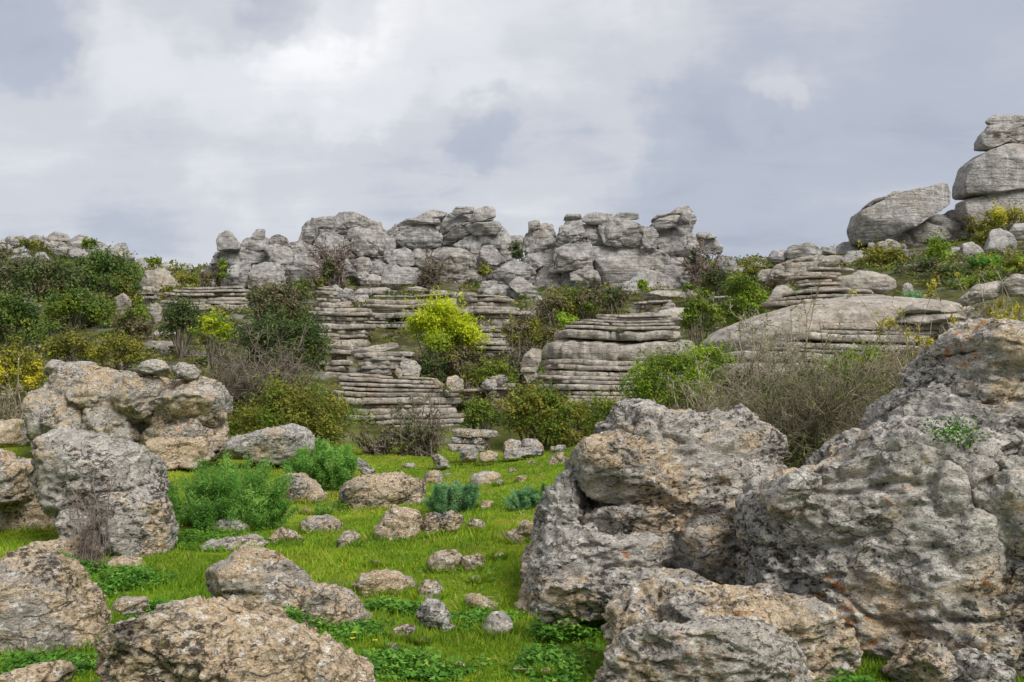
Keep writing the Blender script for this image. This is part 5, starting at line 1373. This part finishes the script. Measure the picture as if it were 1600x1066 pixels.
def grass():
    rng = np.random.RandomState(77)
    N = 430000
    x, y = in_view(N, rng, 3.2, 24, 1.0)
    q = np.stack([x, y, 0 * x], 1)
    dens = fbm(q * .9, 3, 9) + .5 * fbm(q * 3, 2, 10); keep = (rng.uniform(-.9, .9, N) < dens + .30)
    x, y = x[keep], y[keep]
    rim = np.zeros(len(x), bool)
    for (fx, fy, fa, fb) in FEET:            # longer tufts round every stone
        n = int(260 + 900 * (fa + fb) * 8 / fy); a = rng.uniform(0, 2 * math.pi, n); r = rng.normal(1.0, .09, n)
        k = np.sin(a) < .5
        kk = fbm(np.stack([fx + np.cos(a) * fa, fy + np.sin(a) * fb, 0 * a], 1) * 5, 2, 3) > -.25
        a, r = a[k & kk], r[k & kk]
        x = np.concatenate([x, fx + np.cos(a) * fa * r]); y = np.concatenate([y, fy + np.sin(a) * fb * r]); rim = np.concatenate([rim, np.ones(len(a), bool)])
    z = ground_z(x, y); kz = z < .9
    x, y, z, rim = x[kz], y[kz], z[kz], rim[kz]; q = np.stack([x, y, 0 * x], 1); N = len(x)
    tall = np.clip(.45 + 1.1 * fbm(q * .8, 2, 15) + .9 * fbm(q * 3.2, 2, 16), .15, 2.4)
    h = rng.uniform(.020, .055, N) * (.5 + tall) * np.clip(1.15 - y / 60, .8, 1.2)
    h = np.where(rim, rng.uniform(.03, .10, N), h)
    w = .0018 + .00055 * y
    a = rng.uniform(0, 2 * math.pi, N); b = rng.uniform(0, 2 * math.pi, N); ln = h * rng.uniform(.2, 1.1, N)
    sx, sy = np.cos(a) * w, np.sin(a) * w
    bx, by = np.cos(b) * ln, np.sin(b) * ln
    p0 = np.stack([x - sx, y - sy, z - .006], 1); p1 = np.stack([x + sx, y + sy, z - .006], 1)
    m0 = np.stack([x + bx * .35 + sx * .7, y + by * .35 + sy * .7, z + h * .62], 1)
    tp = np.stack([x + bx, y + by, z + h], 1)
    V = np.stack([p0, p1, tp], 1).reshape(-1, 3)
    yel = np.clip(.5 + 1.2 * fbm(q * .55, 3, 31), 0, 1)
    tone = np.clip(rng.uniform(0, .5, N) + (.12 + .36 * np.clip((y - 5.5) / 6, 0, 1)) * yel + (rng.rand(N) < .05) * .45, 0, 1)
    o = put('grass', V, np.arange(N * 3).reshape(N, 3), LEAF['grass'], smooth=False, tone=np.repeat(tone, 3), origin=np.zeros(3))
    tag(o, 'short bright green spring grass covering the meadow', 'grass', kind='stuff')
grass()

def herbs():
    """low clover-like ground cover between the blades"""
    rng = np.random.RandomState(78)
    N = 90000
    x, y = in_view(N, rng, 3.2, 22, 1.05)
    q = np.stack([x, y, 0 * x], 1)
    keep = fbm(q * 1.3, 3, 41) > rng.uniform(.0, .5, N); x, y, q = x[keep], y[keep], q[keep]; N = len(x)
    z = ground_z(x, y); k = z < .6; x, y, z, q = x[k], y[k], z[k], q[k]; N = len(x)
    pos = np.stack([x, y, z + rng.uniform(.01, .055, N)], 1)
    nrm = unit(rng, N) * .5 + (0, 0, .9); nrm /= np.linalg.norm(nrm, axis=1)[:, None]
    V, F = leaves(pos, nrm, rng.uniform(.010, .024, N) * (1 + y / 25), rng, .85)
    o = put('ground_herbs', V, F, LEAF['weed'], smooth=False, tone=np.repeat(rng.uniform(0, .9, N), 3), origin=np.zeros(3))
    tag(o, 'low green herbs growing among the meadow grass', 'ground cover', kind='stuff')
herbs()

def scrub():
    """low uncountable scrub on the rocky slopes"""
    rng = np.random.RandomState(79)
    M = 5200
    x, y = in_view(M, rng, 9.5, 100, .55, 4)
    z = ground_z(x, y)
    keep = (z > .45) & (perlin(np.stack([x, y, 0 * x], 1) * .5, 12) > -.35); x, y, z = x[keep], y[keep], z[keep]; M = len(x)
    per = 42; N = M * per; ci = np.repeat(np.arange(M), per)
    r = (.12 + .006 * y) * rng.uniform(.5, 1.4, M)
    d = unit(rng, N); d[:, 2] = np.abs(d[:, 2])
    pos = np.stack([x, y, z], 1)[ci] + d * (r[ci] * rng.uniform(.2, 1, N) ** .5)[:, None] * (1.3, 1.3, .8)
    nrm = d * .5 + unit(rng, N) * .6; nrm /= np.linalg.norm(nrm, axis=1)[:, None]
    V, F = leaves(pos, nrm, (.016 + .0027 * y[ci]) * rng.uniform(.7, 1.4, N), rng)
    kind = rng.choice(4, M, p=[.34, .22, .22, .22])
    for k, lf in enumerate(('olive', 'brown', 'green', 'dark')):
        s = kind[ci] == k
        Vv = V.reshape(-1, 3, 3)[s].reshape(-1, 3)
        o = put('scrub_cover', Vv, np.arange(len(Vv)).reshape(-1, 3), LEAF[lf], smooth=False, tone=np.repeat(rng.uniform(0, 1, s.sum()), 3), origin=np.zeros(3))
        tag(o, 'low %s scrub scattered over the rocky slopes' % ('olive', 'brown', 'mid green', 'dark green')[k], 'ground cover', kind='stuff')
scrub()

def flowers():
    rng = np.random.RandomState(5)
    for (px, py, w) in [(553, 989, 'left of two near the saddle-backed boulder'), (551, 998, 'just below its neighbour near the saddle-backed boulder'), (586, 1001, 'right one near the saddle-backed boulder')]:
        D = CAM_Z * FPX / (py + 14 - HORIZON)
        c = P(px, py, D); g = gz(c[0], D)
        root = empty('flower', (c[0], D, g), 'tiny yellow flower in the grass, ' + w, 'flower')
        n = 9; a = np.arange(n) * 2 * math.pi / n
        V = [c]; Fs = []
        for k in range(n):
            e = c + np.array([math.cos(a[k]), math.sin(a[k]) * .9, .25]) * .017
            s = np.array([-math.sin(a[k]), math.cos(a[k]), 0]) * .005
            i = len(V); V += [e - s, e + s]; Fs.append((0, i, i + 1))
        put('petals', np.array(V), np.array(Fs), LEAF['petal'], root, tone=np.full(len(V), .5), smooth=False)
        t = np.linspace(0, 1, 4)[None, :, None]
        pts = np.array([c[0] - .01, D, g - .01])[None, None] * (1 - t) + c[None, None] * t
        V, F = tubes(pts, np.array([.002]), np.array([.0015]), 3)
        put('stem', V, F, LEAF['weed'], root, tone=np.full(len(V), .4))
flowers()
def sticks():
    for (a, b, D, r, lb) in [((803, 1041), (838, 1045), 5.55, .006, 'short dry stick lying in the foreground grass'), ((735, 924), (785, 933), 7.5, .006, 'thin dry stick lying above the flat tan stone')]:
        rng = np.random.RandomState(int(a[0])); p, q = P(a[0], a[1], D), P(b[0], b[1], D)
        t = np.linspace(0, 1, 6)[None, :, None]
        pts = p[None, None] * (1 - t) + q[None, None] * t + rng.normal(size=(1, 6, 3)) * .006
        pts[..., 2] = ground_z(pts[0, :, 0], pts[0, :, 1]) + .03
        V, F = tubes(pts, np.array([r]), np.array([r * .6]), 5)
        tag(put('dry_stick', V, F, M_BARKP), lb, 'stick')
sticks()

#print('TRIS', sum(len(o.data.polygons) * (2 if len(o.data.polygons[0].vertices) == 4 else 1) for o in bpy.data.objects if o.type == 'MESH'))
